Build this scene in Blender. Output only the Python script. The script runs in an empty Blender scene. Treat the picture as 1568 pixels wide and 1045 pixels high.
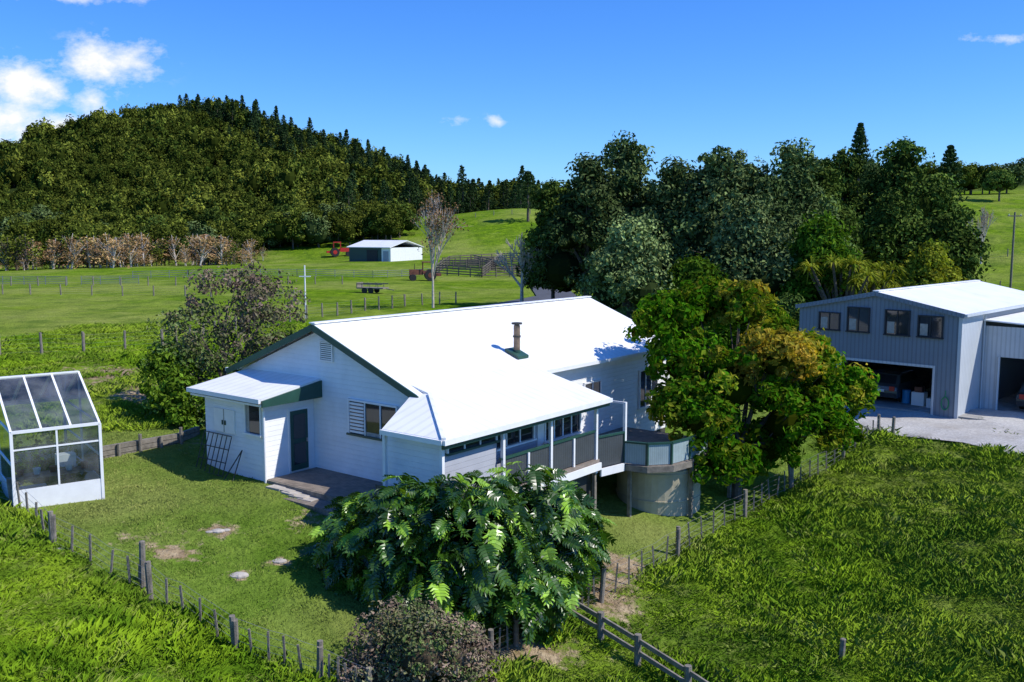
import bpy, numpy as np, math
from mathutils import Vector, geometry
R=np.random.default_rng(7)
rad=math.radians
scn=bpy.context.scene
# ------------------------------------------------------------ mesh accumulator
class Acc:
    def __init__(s): s.v=[];s.n=0;s.f=[];s.c=[]
    def add(s,v,f,mat=0,col=(.5,.5,.5)):
        v=np.asarray(v,float).reshape(-1,3)
        f=np.asarray(f,int); f=f.reshape(-1,f.shape[-1])
        s.f.append((f+s.n,mat)); s.v.append(v); s.n+=len(v)
        c=np.asarray(col,float)
        if c.ndim==1: c=np.tile(c,(len(v),1))
        s.c.append(c)
    def b(s,x0,x1,y0,y1,z0,z1,mat=0,col=(.5,.5,.5)):
        v=[(x0,y0,z0),(x1,y0,z0),(x1,y1,z0),(x0,y1,z0),(x0,y0,z1),(x1,y0,z1),(x1,y1,z1),(x0,y1,z1)]
        s.add(v,[(0,3,2,1),(4,5,6,7),(0,1,5,4),(1,2,6,5),(2,3,7,6),(3,0,4,7)],mat,col)
    def beam(s,p,q,w,h,mat=0,col=(.5,.5,.5)):
        p=np.array(p,float);q=np.array(q,float);d=q-p;L=np.linalg.norm(d);d/=L
        up=np.array([0,0,1.]) if abs(d[2])<.95 else np.array([0,1.,0])
        r=np.cross(d,up);r/=np.linalg.norm(r);u=np.cross(r,d)
        v=[];
        for e in (p,q):
            for a,b_ in((-1,-1),(1,-1),(1,1),(-1,1)): v.append(e+r*a*w/2+u*b_*h/2)
        s.add(v,[(0,1,2,3),(7,6,5,4),(0,4,5,1),(1,5,6,2),(2,6,7,3),(3,7,4,0)],mat,col)
    def cyl(s,p,q,r0,r1=None,n=8,mat=0,col=(.5,.5,.5),cap=True):
        if r1 is None:r1=r0
        p=np.array(p,float);q=np.array(q,float);d=q-p;L=np.linalg.norm(d)
        if L<1e-6:return
        d/=L
        up=np.array([0,0,1.]) if abs(d[2])<.9 else np.array([1.,0,0])
        r=np.cross(d,up);r/=np.linalg.norm(r);u=np.cross(r,d)
        a=np.arange(n)*2*math.pi/n
        ring=np.cos(a)[:,None]*r+np.sin(a)[:,None]*u
        v=np.vstack([p+ring*r0,q+ring*r1])
        i=np.arange(n);j=(i+1)%n
        s.add(v,np.stack([i,i+n,j+n,j],1),mat,col)
        if cap:
            s.add(v[n:],[list(range(n))[::-1]],mat,col); s.add(v[:n],[list(range(n))],mat,col)
    def poly(s,pts,z0,z1,mat=0,col=(.5,.5,.5)):
        n=len(pts); v=[(x,y,z0) for x,y in pts]+[(x,y,z1) for x,y in pts]
        s.add(v,[(i,(i+1)%n,(i+1)%n+n,i+n) for i in range(n)],mat,col)
        s.add(v[n:],[list(range(n))],mat,col); s.add(v[:n],[list(range(n))[::-1]],mat,col)
    def slab(s,pts,t,mat=0,col=(.5,.5,.5)):
        n=len(pts); v=[tuple(p) for p in pts]+[(p[0],p[1],p[2]-t) for p in pts]
        s.add(v,[(i,i+n,(i+1)%n+n,(i+1)%n) for i in range(n)],mat,col)
        s.add(v[:n],[list(range(n))],mat,col); s.add(v[n:],[list(range(n))[::-1]],mat,col)
    def sphere(s,c,r,mat=0,col=(.5,.5,.5),nu=12,nv=8):
        c=np.array(c);r=np.array(r)*np.ones(3);v=[]
        for i in range(nv+1):
            th=math.pi*i/nv
            for j in range(nu):
                a=2*math.pi*j/nu
                v.append(c+r*np.array([math.sin(th)*math.cos(a),math.sin(th)*math.sin(a),math.cos(th)]))
        f=[(i*nu+j,(i+1)*nu+j,(i+1)*nu+(j+1)%nu,i*nu+(j+1)%nu) for i in range(nv) for j in range(nu)]
        s.add(v,f,mat,col)
    def mesh(s,name,mats,smooth=False):
        me=bpy.data.meshes.new(name); V=np.vstack(s.v)
        me.vertices.add(len(V)); me.vertices.foreach_set('co',V.ravel())
        loops=np.concatenate([f.ravel() for f,_ in s.f]); tot=np.concatenate([np.full(len(f),f.shape[1]) for f,_ in s.f])
        mi=np.concatenate([np.full(len(f),m) for f,m in s.f])
        me.loops.add(len(loops)); me.loops.foreach_set('vertex_index',loops)
        me.polygons.add(len(tot)); st=np.concatenate([[0],np.cumsum(tot)[:-1]])
        me.polygons.foreach_set('loop_start',st); me.polygons.foreach_set('loop_total',tot)
        me.polygons.foreach_set('material_index',mi.astype(np.int32))
        me.polygons.foreach_set('use_smooth',np.full(len(tot),smooth))
        a=me.color_attributes.new('tint','FLOAT_COLOR','POINT')
        C=np.vstack(s.c); C=np.hstack([C[:,:3],np.ones((len(C),1))]); a.data.foreach_set('color',C.ravel())
        for m in mats: me.materials.append(m)
        me.update(calc_edges=True); me.validate()
        return me
    def build(s,name,mats,parent=None,smooth=False,link=True):
        o=bpy.data.objects.new(name,s.mesh(name,mats,smooth))
        if link: scn.collection.objects.link(o)
        if parent: o.parent=parent
        return o
def empty(name,loc=(0,0,0),rz=0):
    o=bpy.data.objects.new(name,None); scn.collection.objects.link(o); o.location=loc; o.rotation_euler=(0,0,rz); return o
# ------------------------------------------------------------ materials
def nm(name):
    m=bpy.data.materials.new(name); m.use_nodes=True; nt=m.node_tree; return m,nt,nt.nodes['Principled BSDF']
def N(nt,t,**k):
    n=nt.nodes.new(t)
    for a,b in k.items(): setattr(n,a,b)
    return n
def mth(nt,op,a,b=None,c=None,clamp=False):
    n=nt.nodes.new('ShaderNodeMath'); n.operation=op; n.use_clamp=clamp
    for i,x in enumerate((a,b,c)):
        if x is None: continue
        if isinstance(x,(int,float)): n.inputs[i].default_value=x
        else: nt.links.new(x,n.inputs[i])
    return n.outputs[0]
def mixc(nt,f,a,b,mode='MIX'):
    n=nt.nodes.new('ShaderNodeMix'); n.data_type='RGBA'; n.blend_type=mode
    for i,x in ((0,f),(6,a),(7,b)):
        if isinstance(x,(int,float)): n.inputs[i].default_value=x
        elif isinstance(x,(tuple,list)): n.inputs[i].default_value=(*x[:3],1)
        else: nt.links.new(x,n.inputs[i])
    return n.outputs[2]
def noise(nt,vec,scale,detail=4,rough=.55):
    n=N(nt,'ShaderNodeTexNoise'); n.inputs['Scale'].default_value=scale; n.inputs['Detail'].default_value=detail; n.inputs['Roughness'].default_value=rough
    if vec is not None: nt.links.new(vec,n.inputs['Vector'])
    return n.outputs['Fac']
def rng(nt,x,a,b,c=0,d=1):
    n=nt.nodes.new('ShaderNodeMapRange'); nt.links.new(x,n.inputs[0])
    for i,q in enumerate((a,b,c,d)): n.inputs[i+1].default_value=q
    return n.outputs[0]
def bump(nt,bs,h,st,dist):
    n=N(nt,'ShaderNodeBump'); n.inputs['Strength'].default_value=st; n.inputs['Distance'].default_value=dist
    nt.links.new(h,n.inputs['Height']); nt.links.new(n.outputs[0],bs.inputs['Normal'])
def simple(name,col,rough=.6,var=.12,scale=2.,metal=0,boards=None,ribs=None,ribaxis=1,dirt=None,bmp=0,ribc=.10):
    m,nt,bs=nm(name); tc=N(nt,'ShaderNodeTexCoord').outputs['Object']
    n1=noise(nt,tc,scale,3,.6)
    c=mixc(nt,rng(nt,n1,.3,.7),tuple(x*(1-var) for x in col),tuple(min(1,x*(1+var)) for x in col))
    if dirt:
        n2=noise(nt,tc,.55,5,.65); c=mixc(nt,rng(nt,n2,.5,.75,0,dirt[1]),c,dirt[0])
    sep=N(nt,'ShaderNodeSeparateXYZ'); nt.links.new(tc,sep.inputs[0])
    if boards:
        f=mth(nt,'FRACT',mth(nt,'MULTIPLY',sep.outputs[2],1/boards)); bump(nt,bs,mth(nt,'SUBTRACT',1.,f),1.,.03)
    elif ribs:
        ax=sep.outputs[ribaxis] if ribaxis<2 else mth(nt,'ADD',sep.outputs[0],sep.outputs[1])
        f=mth(nt,'FRACT',mth(nt,'MULTIPLY',ax,1/ribs)); t=mth(nt,'GREATER_THAN',mth(nt,'ABSOLUTE',mth(nt,'SUBTRACT',f,.5)),.36)
        bump(nt,bs,t,.8,.02)
        c=mixc(nt,mth(nt,'MULTIPLY',t,ribc),c,tuple(x*.6 for x in col))
    elif bmp: bump(nt,bs,noise(nt,tc,scale*6,4),bmp,.03)
    nt.links.new(c,bs.inputs['Base Color']); bs.inputs['Roughness'].default_value=rough; bs.inputs['Metallic'].default_value=metal
    return m
def leafmat(name,c1,c2,rough=.6,trans=.25,spec=.2):
    m,nt,bs=nm(name); at=N(nt,'ShaderNodeVertexColor',layer_name='tint'); sp=N(nt,'ShaderNodeSeparateColor'); nt.links.new(at.outputs[0],sp.inputs[0])
    oi=N(nt,'ShaderNodeObjectInfo')
    c=mixc(nt,sp.outputs[0],c1,c2)
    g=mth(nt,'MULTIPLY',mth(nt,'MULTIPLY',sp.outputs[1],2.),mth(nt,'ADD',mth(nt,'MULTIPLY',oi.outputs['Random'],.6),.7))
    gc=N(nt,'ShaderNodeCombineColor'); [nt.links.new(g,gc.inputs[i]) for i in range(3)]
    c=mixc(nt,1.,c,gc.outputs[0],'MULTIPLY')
    out=nt.nodes['Material Output']
    if spec>0:
        nt.links.new(c,bs.inputs['Base Color']); bs.inputs['Roughness'].default_value=rough; bs.inputs['Specular IOR Level'].default_value=spec
    else:
        nt.nodes.remove(bs); bs=N(nt,'ShaderNodeBsdfDiffuse'); nt.links.new(c,bs.inputs[0]); nt.links.new(bs.outputs[0],out.inputs[0])
    if trans>0:
        tr=N(nt,'ShaderNodeBsdfTranslucent'); nt.links.new(mixc(nt,1.,c,(1.6,1.6,.5),'MULTIPLY'),tr.inputs[0])
        mx=N(nt,'ShaderNodeMixShader'); mx.inputs[0].default_value=trans
        nt.links.new(bs.outputs[0],mx.inputs[1]); nt.links.new(tr.outputs[0],mx.inputs[2]); nt.links.new(mx.outputs[0],out.inputs[0])
    return m
M_board=simple('white_weatherboard',(.78,.785,.775),.5,.05,1.5,boards=.16,dirt=((.5,.5,.46),.35))
M_boardgrey=simple('grey_weatherboard',(.36,.37,.40),.55,.06,1.5,boards=.16)
M_white=simple('white_paint',(.8,.8,.79),.45,.05,3)
M_roof=simple('white_roof_metal',(.83,.83,.81),.45,.05,.7,ribs=.38,dirt=((.5,.47,.41),.28),ribc=.2)
M_roofhip=simple('hip_roof_metal',(.83,.83,.81),.45,.05,.7,ribs=.38,ribaxis=0,dirt=((.5,.47,.41),.34),ribc=.2)
M_green=simple('dark_green_trim',(.02,.07,.05),.45,.15,3)
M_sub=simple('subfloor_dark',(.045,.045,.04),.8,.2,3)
M_deck=simple('weathered_deck',(.22,.18,.145),.8,.3,4,ribs=.14,ribaxis=0,ribc=.5)
M_corr=simple('corrugated_dark',(.06,.068,.072),.5,.1,3,ribs=.12,ribaxis=2,ribc=.5)
M_corrl=simple('corrugated_galv',(.34,.42,.42),.4,.1,3,ribs=.1,ribaxis=2,ribc=.4)
M_wood=simple('weathered_timber',(.2,.175,.14),.85,.35,5,bmp=.4)
M_wire=simple('fence_wire',(.3,.3,.3),.4,.1,3,metal=.6)
M_bark=simple('bark',(.11,.085,.065),.9,.35,4,bmp=.6)
M_barkw=simple('pale_bark',(.5,.44,.38),.85,.3,4,bmp=.4)
M_conc=simple('concrete_tank',(.5,.44,.31),.8,.15,1.5,bmp=.2,dirt=((.2,.18,.14),.5))
M_stone=simple('paving_stone',(.42,.38,.33),.9,.25,3,bmp=.5)
M_shed=simple('bluegrey_cladding',(.165,.205,.255),.5,.06,1.,ribs=.2,ribaxis=2,ribc=.5)
M_shedl=simple('pale_and_sunlit_cladding',(.5,.54,.57),.5,.06,1.,ribs=.2,ribaxis=2,ribc=.4)  # pale trim, and a copy of the cladding with sunlight in its colour
M_dark=simple('dark_interior',(.03,.03,.032),.8,.2,2)
M_floor=simple('shed_floor',(.3,.29,.27),.8,.2,2)
M_rust=simple('rust_red',(.17,.06,.035),.8,.4,3)
M_red=simple('red_paint',(.5,.03,.02),.4,.1,3)
M_tyre=simple('tyre_rubber',(.02,.02,.02),.8,.1,3)
M_carp=simple('grey_car_paint',(.10,.12,.14),.25,.05,3,metal=.4)
M_cars=simple('dark_car_paint',(.05,.07,.075),.25,.05,3,metal=.4)
M_hose=simple('green_hose',(.01,.2,.08),.4,.1,3)
M_blue=simple('blue_plastic',(.02,.25,.5),.4,.1,3)
M_farm=simple('green_farm_shed',(.03,.07,.06),.6,.1,1)
def glass(name,col=(.02,.025,.03)):
    m,nt,bs=nm(name); bs.inputs['Base Color'].default_value=(*col,1); bs.inputs['Roughness'].default_value=.04; bs.inputs['Specular IOR Level'].default_value=.8; return m
M_glass=glass('window_glass')
M_curt=simple('curtain',(.35,.33,.3),.9,.2,6)
def gh_glass():
    m,nt,bs=nm('greenhouse_glass'); out=nt.nodes['Material Output']
    tr=N(nt,'ShaderNodeBsdfTransparent'); tr.inputs[0].default_value=(.78,.83,.83,1)
    gl=N(nt,'ShaderNodeBsdfGlossy'); gl.inputs['Roughness'].default_value=.1; gl.inputs[0].default_value=(.8,.85,.9,1)
    df=N(nt,'ShaderNodeBsdfDiffuse'); df.inputs[0].default_value=(.4,.41,.4,1)
    fr=N(nt,'ShaderNodeFresnel'); fr.inputs[0].default_value=1.6
    tc=N(nt,'ShaderNodeTexCoord').outputs['Object']
    mx=N(nt,'ShaderNodeMixShader'); nt.links.new(mth(nt,'ADD',fr.outputs[0],.06,clamp=True),mx.inputs[0]); nt.links.new(tr.outputs[0],mx.inputs[1]); nt.links.new(gl.outputs[0],mx.inputs[2])
    m2=N(nt,'ShaderNodeMixShader'); nt.links.new(rng(nt,noise(nt,tc,1.5,4),.35,.7,.02,.25),m2.inputs[0]); nt.links.new(mx.outputs[0],m2.inputs[1]); nt.links.new(df.outputs[0],m2.inputs[2]); nt.links.new(m2.outputs[0],out.inputs[0])
    return m
M_gh=gh_glass()
# ------------------------------------------------------------ terrain height
cps=[(-7.8,29.4,0),(-10.1,30.7,0),(-4.8,26.8,-.3),(-11.7,32.2,.35),(-12.3,29.9,.25),(-12.3,25.4,.2),(-13.7,25.4,.2),(-13.7,31.3,.35),(-9.1,23.1,-.35),(-7.2,23.1,-.7),(-3.5,22,-1.3),(-6,19.8,-1.2),(-4.2,19.3,-1.6),(-1.4,22.8,-1.7),(1.3,23.3,-2),(4,31.6,-1.8),(6.4,32.5,-1.95),(8.3,32.8,-2.2),(14.1,39.6,-1.8),(17.2,41.8,-1),(20.4,42.3,-.65),(20.8,37.7,-.8),(17.6,31.5,-2),(8.3,22.8,-2.8),(3.9,21.1,-2.6),(12.2,21.6,-2.8),(4.2,27.1,-2.2),(10.9,29.7,-2.5),(-16.6,40.6,1),(-20.8,41.2,.9),(-26.5,52.6,1.0),(-23.2,57.1,.8),(-21.5,34.8,1.0),(-12.1,21.7,.3),(-9.7,19.9,-.1),(-9.9,16.4,.3),(-8.4,16,0),(-7.2,17,-.5),(-6.1,18.5,-1.2)]
cps+=[(-10,46,.5),(5,52,.5),(0,62,.3),(12,60,0),(-25,62,.5),(25,50,-.6),(30,60,-.6),(16,50,-.7),(40,45,-.6),(45,70,0),(-6,31,.0),(3,43,-.3),(0,14,-2.8),(-9,12,-.3),(10,14,-3.2),(0,0,-3.5),(-20,5,.8),(25,0,-4),(-30,25,.8),(60,30,-2),(-50,60,.6),(-40,40,1),(0,80,.2),(30,85,.3),(-40,85,.5),(70,85,.8)]
A=np.array(cps,float); nA=len(A)
phi=lambda r2: np.sqrt(r2+4.)
Mx=np.zeros((nA+1,nA+1)); Mx[:nA,:nA]=phi(((A[:,None,:2]-A[None,:,:2])**2).sum(-1))-np.eye(nA)*.15; Mx[:nA,nA]=1; Mx[nA,:nA]=1
W=np.linalg.solve(Mx,np.append(A[:,2],0))
def sst(x,a,b):
    t=np.clip((x-a)/(b-a),0,1); return t*t*(3-2*t)
_T=R.random((256,256))
def vn(x,y):
    x=np.asarray(x,float);y=np.asarray(y,float)
    xi=np.floor(x).astype(int);yi=np.floor(y).astype(int);fx=x-xi;fy=y-yi;fx=fx*fx*(3-2*fx);fy=fy*fy*(3-2*fy)
    g=lambda a,b:_T[a&255,b&255]
    return (g(xi,yi)*(1-fx)+g(xi+1,yi)*fx)*(1-fy)+(g(xi,yi+1)*(1-fx)+g(xi+1,yi+1)*fx)*fy
ridX=[-900,-350,-260,-232,-215,-194,-173,-143,-120,-99,-66,-52,-31,-19,5,20,60,120,200,900]
ridZ=[10,20,32,38,43,48,53,55,54,47,35,29,21,18,19,14,12,12,18,20]
def inpoly(x,y,P_):
    x=np.asarray(x);y=np.asarray(y);r=np.zeros(x.shape,bool);n=len(P_)
    for i in range(n):
        x0,y0=P_[i];x1,y1=P_[(i+1)%n]
        c=((y0>y)!=(y1>y))&(x<(x1-x0)*(y-y0)/((y1-y0) if y1!=y0 else 1e-9)+x0); r^=c
    return r
YARD=[(-18,30),(-14,25.9),(-11.4,22.8),(-8.4,21.2),(-6,19.7),(-4.1,19.2),(-2,19.6),(-.5,21.2),(1.3,23.4),(2.4,24.7),(5.2,28.8),(8.3,32.8),(10.9,36),(14.1,39.6),(14,46),(3,60),(-12,50),(-13,35),(-18,33)]
def far(x,y):
    z=.3+1.6*(vn(x/37.,y/37.)-.5)*sst(y,80,140)
    z=z+9.2*np.exp(-.5*((x-6)/38)**2-.5*((y-275)/42)**2)
    z=z+16*sst(y,125,240)*sst(x,45,95)*(1-.6*sst(y,260,500))
    zr=np.interp(x,ridX,ridZ)
    t=np.clip((y-215)/215,0,1)
    hill=zr*(t**1.15)*(1-.35*sst(y,430,800))
    hill=hill+ (vn(x/40.+9,y/40.)-.5)*13*sst(y,240,330)*(1-sst(y,395,430))*sst(zr,20,40)
    z=z+hill*(1-sst(x,120,220)*.2)
    z=z+34*np.exp(-((y-850)/170)**2)*sst(x,150,400)*(.8+.4*vn(x/90.,y/90.))+20*np.exp(-((y-1100)/200)**2)
    return z
def h(x,y):
    x=np.atleast_1d(np.asarray(x,float));y=np.atleast_1d(np.asarray(y,float)); sh=x.shape; x=x.ravel();y=y.ravel()
    near=np.zeros(len(x))
    s=sst(np.hypot(x-5,y-35),50,82); idx=np.where(s<1)[0]
    for k in range(0,len(idx),20000):
        i=idx[k:k+20000]
        near[i]=phi((x[i,None]-A[None,:,0])**2+(y[i,None]-A[None,:,1])**2)@W[:nA]+W[nA]
    rough=(1-inpoly(x,y,YARD))*(.2*(vn(x*.6,y*.6)-.5)+.12*(vn(x*2.1,y*2.1)-.5))
    z=near*(1-s)+far(x,y)*s+rough*(1-sst(y,90,140))
    return z.reshape(sh)
def h1(x,y): return float(h([x],[y])[0])
def warp(lo,hi,c0,c1,step,grow):
    a=[c0]
    while a[-1]<c1: a.append(a[-1]+step)
    d=step; 
    while a[-1]<hi: d=min(d*grow,60); a.append(a[-1]+d)
    b=[c0]; d=step
    while b[-1]>lo: d=min(d*grow,60); b.append(b[-1]-d)
    return np.array(b[::-1][:-1]+a)
gx=warp(-1500,1700,-26,32,.33,1.045); gy=warp(-60,2200,12,66,.33,1.03)
GX,GY=np.meshgrid(gx,gy); GZ=h(GX,GY)
nx,ny=len(gx),len(gy)
ii=(np.arange(ny-1)[:,None]*nx+np.arange(nx-1)[None,:]).ravel()
T=Acc(); 
PATCH=[(-8.8,23.7,.75,.5),(-8.1,25.3,.55,.5),(-6.9,23.1,.4,.3),(-6.1,24.,.35,.25)]
lawn=inpoly(GX,GY,YARD).astype(float)
dry=np.zeros_like(GX)
for px,py,rx,ry in PATCH: dry=np.maximum(dry,1.25*np.exp(-((GX-px)/rx)**2-((GY-py)/ry)**2))
BANK=[(-17.6,43.5,3.4,3.4),(-20.5,47,3,3),(-15.2,40,2.2,2.2)]
SOIL=[(-.2,21.8,2.4,.9),(2.5,25.4,1.3,1.9),(3.2,27.3,1.0,1.2)]
for px,py,rx,ry in BANK: dry=np.maximum(dry,1.1*np.exp(-((GX-px)/rx)**2-((GY-py)/ry)**2))
dry=np.maximum(dry,.8*np.exp(-((GX+23)/10)**2-((GY-51)/1.8)**2))
for px,py,rx,ry in SOIL: dry=np.maximum(dry,1.15*np.exp(-((GX-px)/rx)**2-((GY-py)/ry)**2))
dry=np.maximum(dry,.66*np.exp(-((GX+5.5)/1.4)**2-((GY-26.6)/1.2)**2))
dry=np.maximum(dry,.6*np.exp(-((GX+11)/2.2)**2-((GY-33.2)/1.)**2))
dry=np.maximum(dry,.6*np.exp(-((GX+9.5)/1.8)**2-((GY-24.2)/1.1)**2))
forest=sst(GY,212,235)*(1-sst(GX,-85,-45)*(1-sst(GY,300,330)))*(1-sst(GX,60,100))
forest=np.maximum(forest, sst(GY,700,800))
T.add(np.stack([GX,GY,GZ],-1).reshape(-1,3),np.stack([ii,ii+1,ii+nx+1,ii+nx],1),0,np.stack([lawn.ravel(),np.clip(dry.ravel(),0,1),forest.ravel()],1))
def grasscol(nt,pos,lawnf,det=3):
    n1=noise(nt,pos,.09,det,.6); n2=noise(nt,pos,.8,det,.65); n5=noise(nt,pos,.28,det,.65)
    pad=mixc(nt,rng(nt,n2,.35,.66),(.085,.175,.009),(.21,.335,.016))
    pad=mixc(nt,rng(nt,n1,.42,.68,0,.45),pad,(.27,.33,.045))
    pad=mixc(nt,rng(nt,n5,.5,.64,0,.5),pad,(.06,.135,.012))
    lw=mixc(nt,rng(nt,n2,.35,.7),(.115,.20,.022),(.20,.29,.045))
    lw=mixc(nt,rng(nt,n1,.46,.66,0,.55),lw,(.31,.30,.10))
    return mixc(nt,lawnf,pad,lw),n2
def ground_mat():
    m,nt,bs=nm('grass_ground'); pos=N(nt,'ShaderNodeNewGeometry').outputs['Position']
    at=N(nt,'ShaderNodeVertexColor',layer_name='tint'); sp=N(nt,'ShaderNodeSeparateColor'); nt.links.new(at.outputs[0],sp.inputs[0])
    c,n2=grasscol(nt,pos,sp.outputs[0],3); n3=noise(nt,pos,6.,4,.7); n0=noise(nt,pos,.03,5,.65); n4=noise(nt,pos,.22,5,.7)
    c=mixc(nt,rng(nt,n3,.3,.7,.0,.6),c,mixc(nt,1.,c,(.5,.55,.5),'MULTIPLY'))
    pf=mth(nt,'SUBTRACT',1.,sp.outputs[0])
    c=mixc(nt,mth(nt,'MULTIPLY',rng(nt,n0,.45,.6,.0,.5),pf),c,(.31,.32,.09))
    c=mixc(nt,mth(nt,'MULTIPLY',rng(nt,n4,.5,.66,.0,.6),pf),c,(.07,.13,.02))
    c=mixc(nt,mth(nt,'MULTIPLY',rng(nt,n4,.42,.3,.0,.4),pf),c,(.33,.35,.11))
    soiln=noise(nt,pos,2.2,5,.7); soil=mixc(nt,rng(nt,soiln,.35,.65),(.17,.10,.055),(.46,.36,.22))
    f=mth(nt,'MULTIPLY_ADD',mth(nt,'SUBTRACT',soiln,.5),2.4,sp.outputs[1]); c=mixc(nt,rng(nt,f,.5,.85),c,soil)
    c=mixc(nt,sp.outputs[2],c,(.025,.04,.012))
    df=N(nt,'ShaderNodeBsdfDiffuse'); nt.links.new(c,df.inputs[0]); nt.links.new(df.outputs[0],nt.nodes['Material Output'].inputs[0])
    bn=N(nt,'ShaderNodeBump'); bn.inputs['Strength'].default_value=.8; bn.inputs['Distance'].default_value=.22
    nt.links.new(mth(nt,'ADD',n3,mth(nt,'MULTIPLY',n2,2.)),bn.inputs['Height']); nt.links.new(bn.outputs[0],df.inputs['Normal'])
    return m
terrain=T.build('ground',[ground_mat()],smooth=True)
def drape(name,poly,mat,off=.04,sp=.5):
    P_=np.array(poly,float); lo=P_.min(0);hi=P_.max(0)
    xs,ys=np.meshgrid(np.arange(lo[0],hi[0],sp),np.arange(lo[1],hi[1],sp)); ins=inpoly(xs,ys,poly)
    pts=[Vector(p) for p in poly]+[Vector((a,b)) for a,b in zip(xs[ins],ys[ins])]
    n=len(poly); r=geometry.delaunay_2d_cdt(pts,[(i,(i+1)%n) for i in range(n)],[],1,1e-4)
    v=np.array([(p.x,p.y) for p in r[0]]); z=h(v[:,0],v[:,1])+off
    a=Acc(); a.add(np.column_stack([v,z]),[f for f in r[2] if len(f)==3]); return a.build(name,[mat],smooth=True)
def gravel_mat():
    m,nt,bs=nm('gravel'); pos=N(nt,'ShaderNodeNewGeometry').outputs['Position']
    n1=noise(nt,pos,9.,5,.8);n2=noise(nt,pos,.5,4)
    c=mixc(nt,rng(nt,n1,.3,.7),(.34,.32,.29),(.62,.60,.56)); c=mixc(nt,rng(nt,n2,.45,.7,0,.6),c,(.27,.24,.2))
    nt.links.new(c,bs.inputs['Base Color']); bs.inputs['Roughness'].default_value=.9; bump(nt,bs,n1,.7,.05); return m
M_grav=gravel_mat()
DRIVE=[(13.0,49.5),(14.9,44.6),(15.8,42.6),(17.2,40.9),(18.9,39.),(20.4,36.4),(23.4,33.8),(45,31.5),(55,60),(30,62),(18,52)]
drape('driveway',DRIVE,M_grav,.07,.4)
M_road=simple('asphalt_road',(.075,.075,.078),.85,.2,1)
drape('farm_road',[(-4,93),(1,94),(8,112),(7.5,140),(20,160),(60,165),(60,170),(18,166),(2.5,142),(3,116)],M_road,.1,3)
# ------------------------------------------------------------ foliage helpers
def leaves(acc,cl,rad_,n,size,tint,mat=0,upbias=.25,aspect=.55,shell=.75):
    k=len(cl); idx=np.repeat(np.arange(k),n); m=len(idx)
    d=R.normal(size=(m,3)); d/=np.linalg.norm(d,axis=1)[:,None]
    rr=shell+(1-shell)*R.random(m)**.7; rr=np.where(R.random(m)<.2,R.random(m)*1.25,rr)
    c=cl[idx]+d*rad_[idx]*rr[:,None]
    nn=d+R.normal(size=(m,3))*.5; nn[:,2]+=upbias; nn/=np.linalg.norm(nn,axis=1)[:,None]
    t=np.cross(nn,R.normal(size=(m,3))); t/=np.linalg.norm(t,axis=1)[:,None]; b=np.cross(nn,t)
    s=(size*(.6+.8*R.random(m)))[:,None]
    v=np.stack([c-t*s*.5,c+b*s*aspect*.5+nn*s*.06,c+t*s*.5-nn*s*.1,c-b*s*aspect*.5+nn*s*.06],1).reshape(-1,3)
    tt=tint[idx].copy(); tt[:,1]*=(.75+.5*R.random(m)); tt[:,0]=np.clip(tt[:,0]+R.normal(size=m)*.12,0,1)
    acc.add(v,np.arange(m*4).reshape(m,4),mat,np.repeat(tt,4,0))
def lobes_to_clumps(lobes,per,cr,tints=None,flat=.8):
    cl=[];rd=[];ti=[]
    for li,L in enumerate(lobes):
        c=np.array(L[:3]);r=np.array(L[3:6])
        k=int(per)
        d=R.normal(size=(k,3)); d/=np.linalg.norm(d,axis=1)[:,None]; d[:,2]=np.where(d[:,2]<-.5,-d[:,2],d[:,2])
        q=c+d*r*(.7+.42*R.random(k))[:,None]
        s=cr*(.4+1.0*R.random(k))
        cl.append(q); rd.append(np.stack([s,s,s*flat],1))
        t0=tints[li] if tints else (.4,.5)
        tv=np.stack([np.clip(t0[0]+R.normal(size=k)*.16,0,1),t0[1]*(.6+.75*R.random(k)),np.zeros(k)],1); ti.append(tv)
    return np.vstack(cl),np.vstack(rd),np.vstack(ti)
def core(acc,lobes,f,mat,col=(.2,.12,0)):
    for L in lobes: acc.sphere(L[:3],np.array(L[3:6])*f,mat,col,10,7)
def limbs(acc,base,lobes,r,mat):
    base=np.array(base,float); top=np.mean([l[:3] for l in lobes],0); fork=base+(top-base)*np.array([.3,.3,.45])
    acc.cyl(base-np.array([0,0,.3]),fork,r,r*.75,10,mat)
    for L in lobes:
        e=np.array(L[:3],float); mid=(fork+e)/2+R.normal(size=3)*.25*r*3
        acc.cyl(fork,mid,r*.55,r*.38,7,mat,cap=False); acc.cyl(mid,e,r*.38,r*.12,6,mat,cap=False)
        for _ in range(4):
            q=e+R.normal(size=3)*np.array(L[3:6])*.5; acc.cyl(mid,q,r*.18,r*.04,5,mat,cap=False)
def tree(name,base,lobes,per,cr,nleaf,size,mat,tints=None,tr=.3,bark=None,corecol=(.2,.12,0),cf=.62,**k):
    a=Acc(); cl,rd,ti=lobes_to_clumps(lobes,per,cr,tints); leaves(a,cl,rd,nleaf,size,ti,0,**k)
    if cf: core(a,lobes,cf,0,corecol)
    limbs(a,base,lobes,tr,1); return a.build(name,[mat,bark or M_bark])
L_mid=leafmat('leaf_midgreen',(.055,.135,.012),(.20,.31,.03),.55,.25,0)
L_grey=leafmat('leaf_greygreen',(.055,.095,.026),(.165,.21,.075),.55,0,0)
L_dark=leafmat('leaf_darkgreen',(.04,.075,.016),(.12,.17,.03),.55,0,0)
L_gard=leafmat('leaf_garden',(.065,.20,.008),(.60,.40,.06),.5,.3,0)
L_brown=leafmat('leaf_purplebrown',(.15,.105,.08),(.09,.16,.03),.7,0,0)
L_yel=leafmat('leaf_yellowgreen',(.12,.2,.02),(.38,.38,.045),.5,.25,0)
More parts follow.
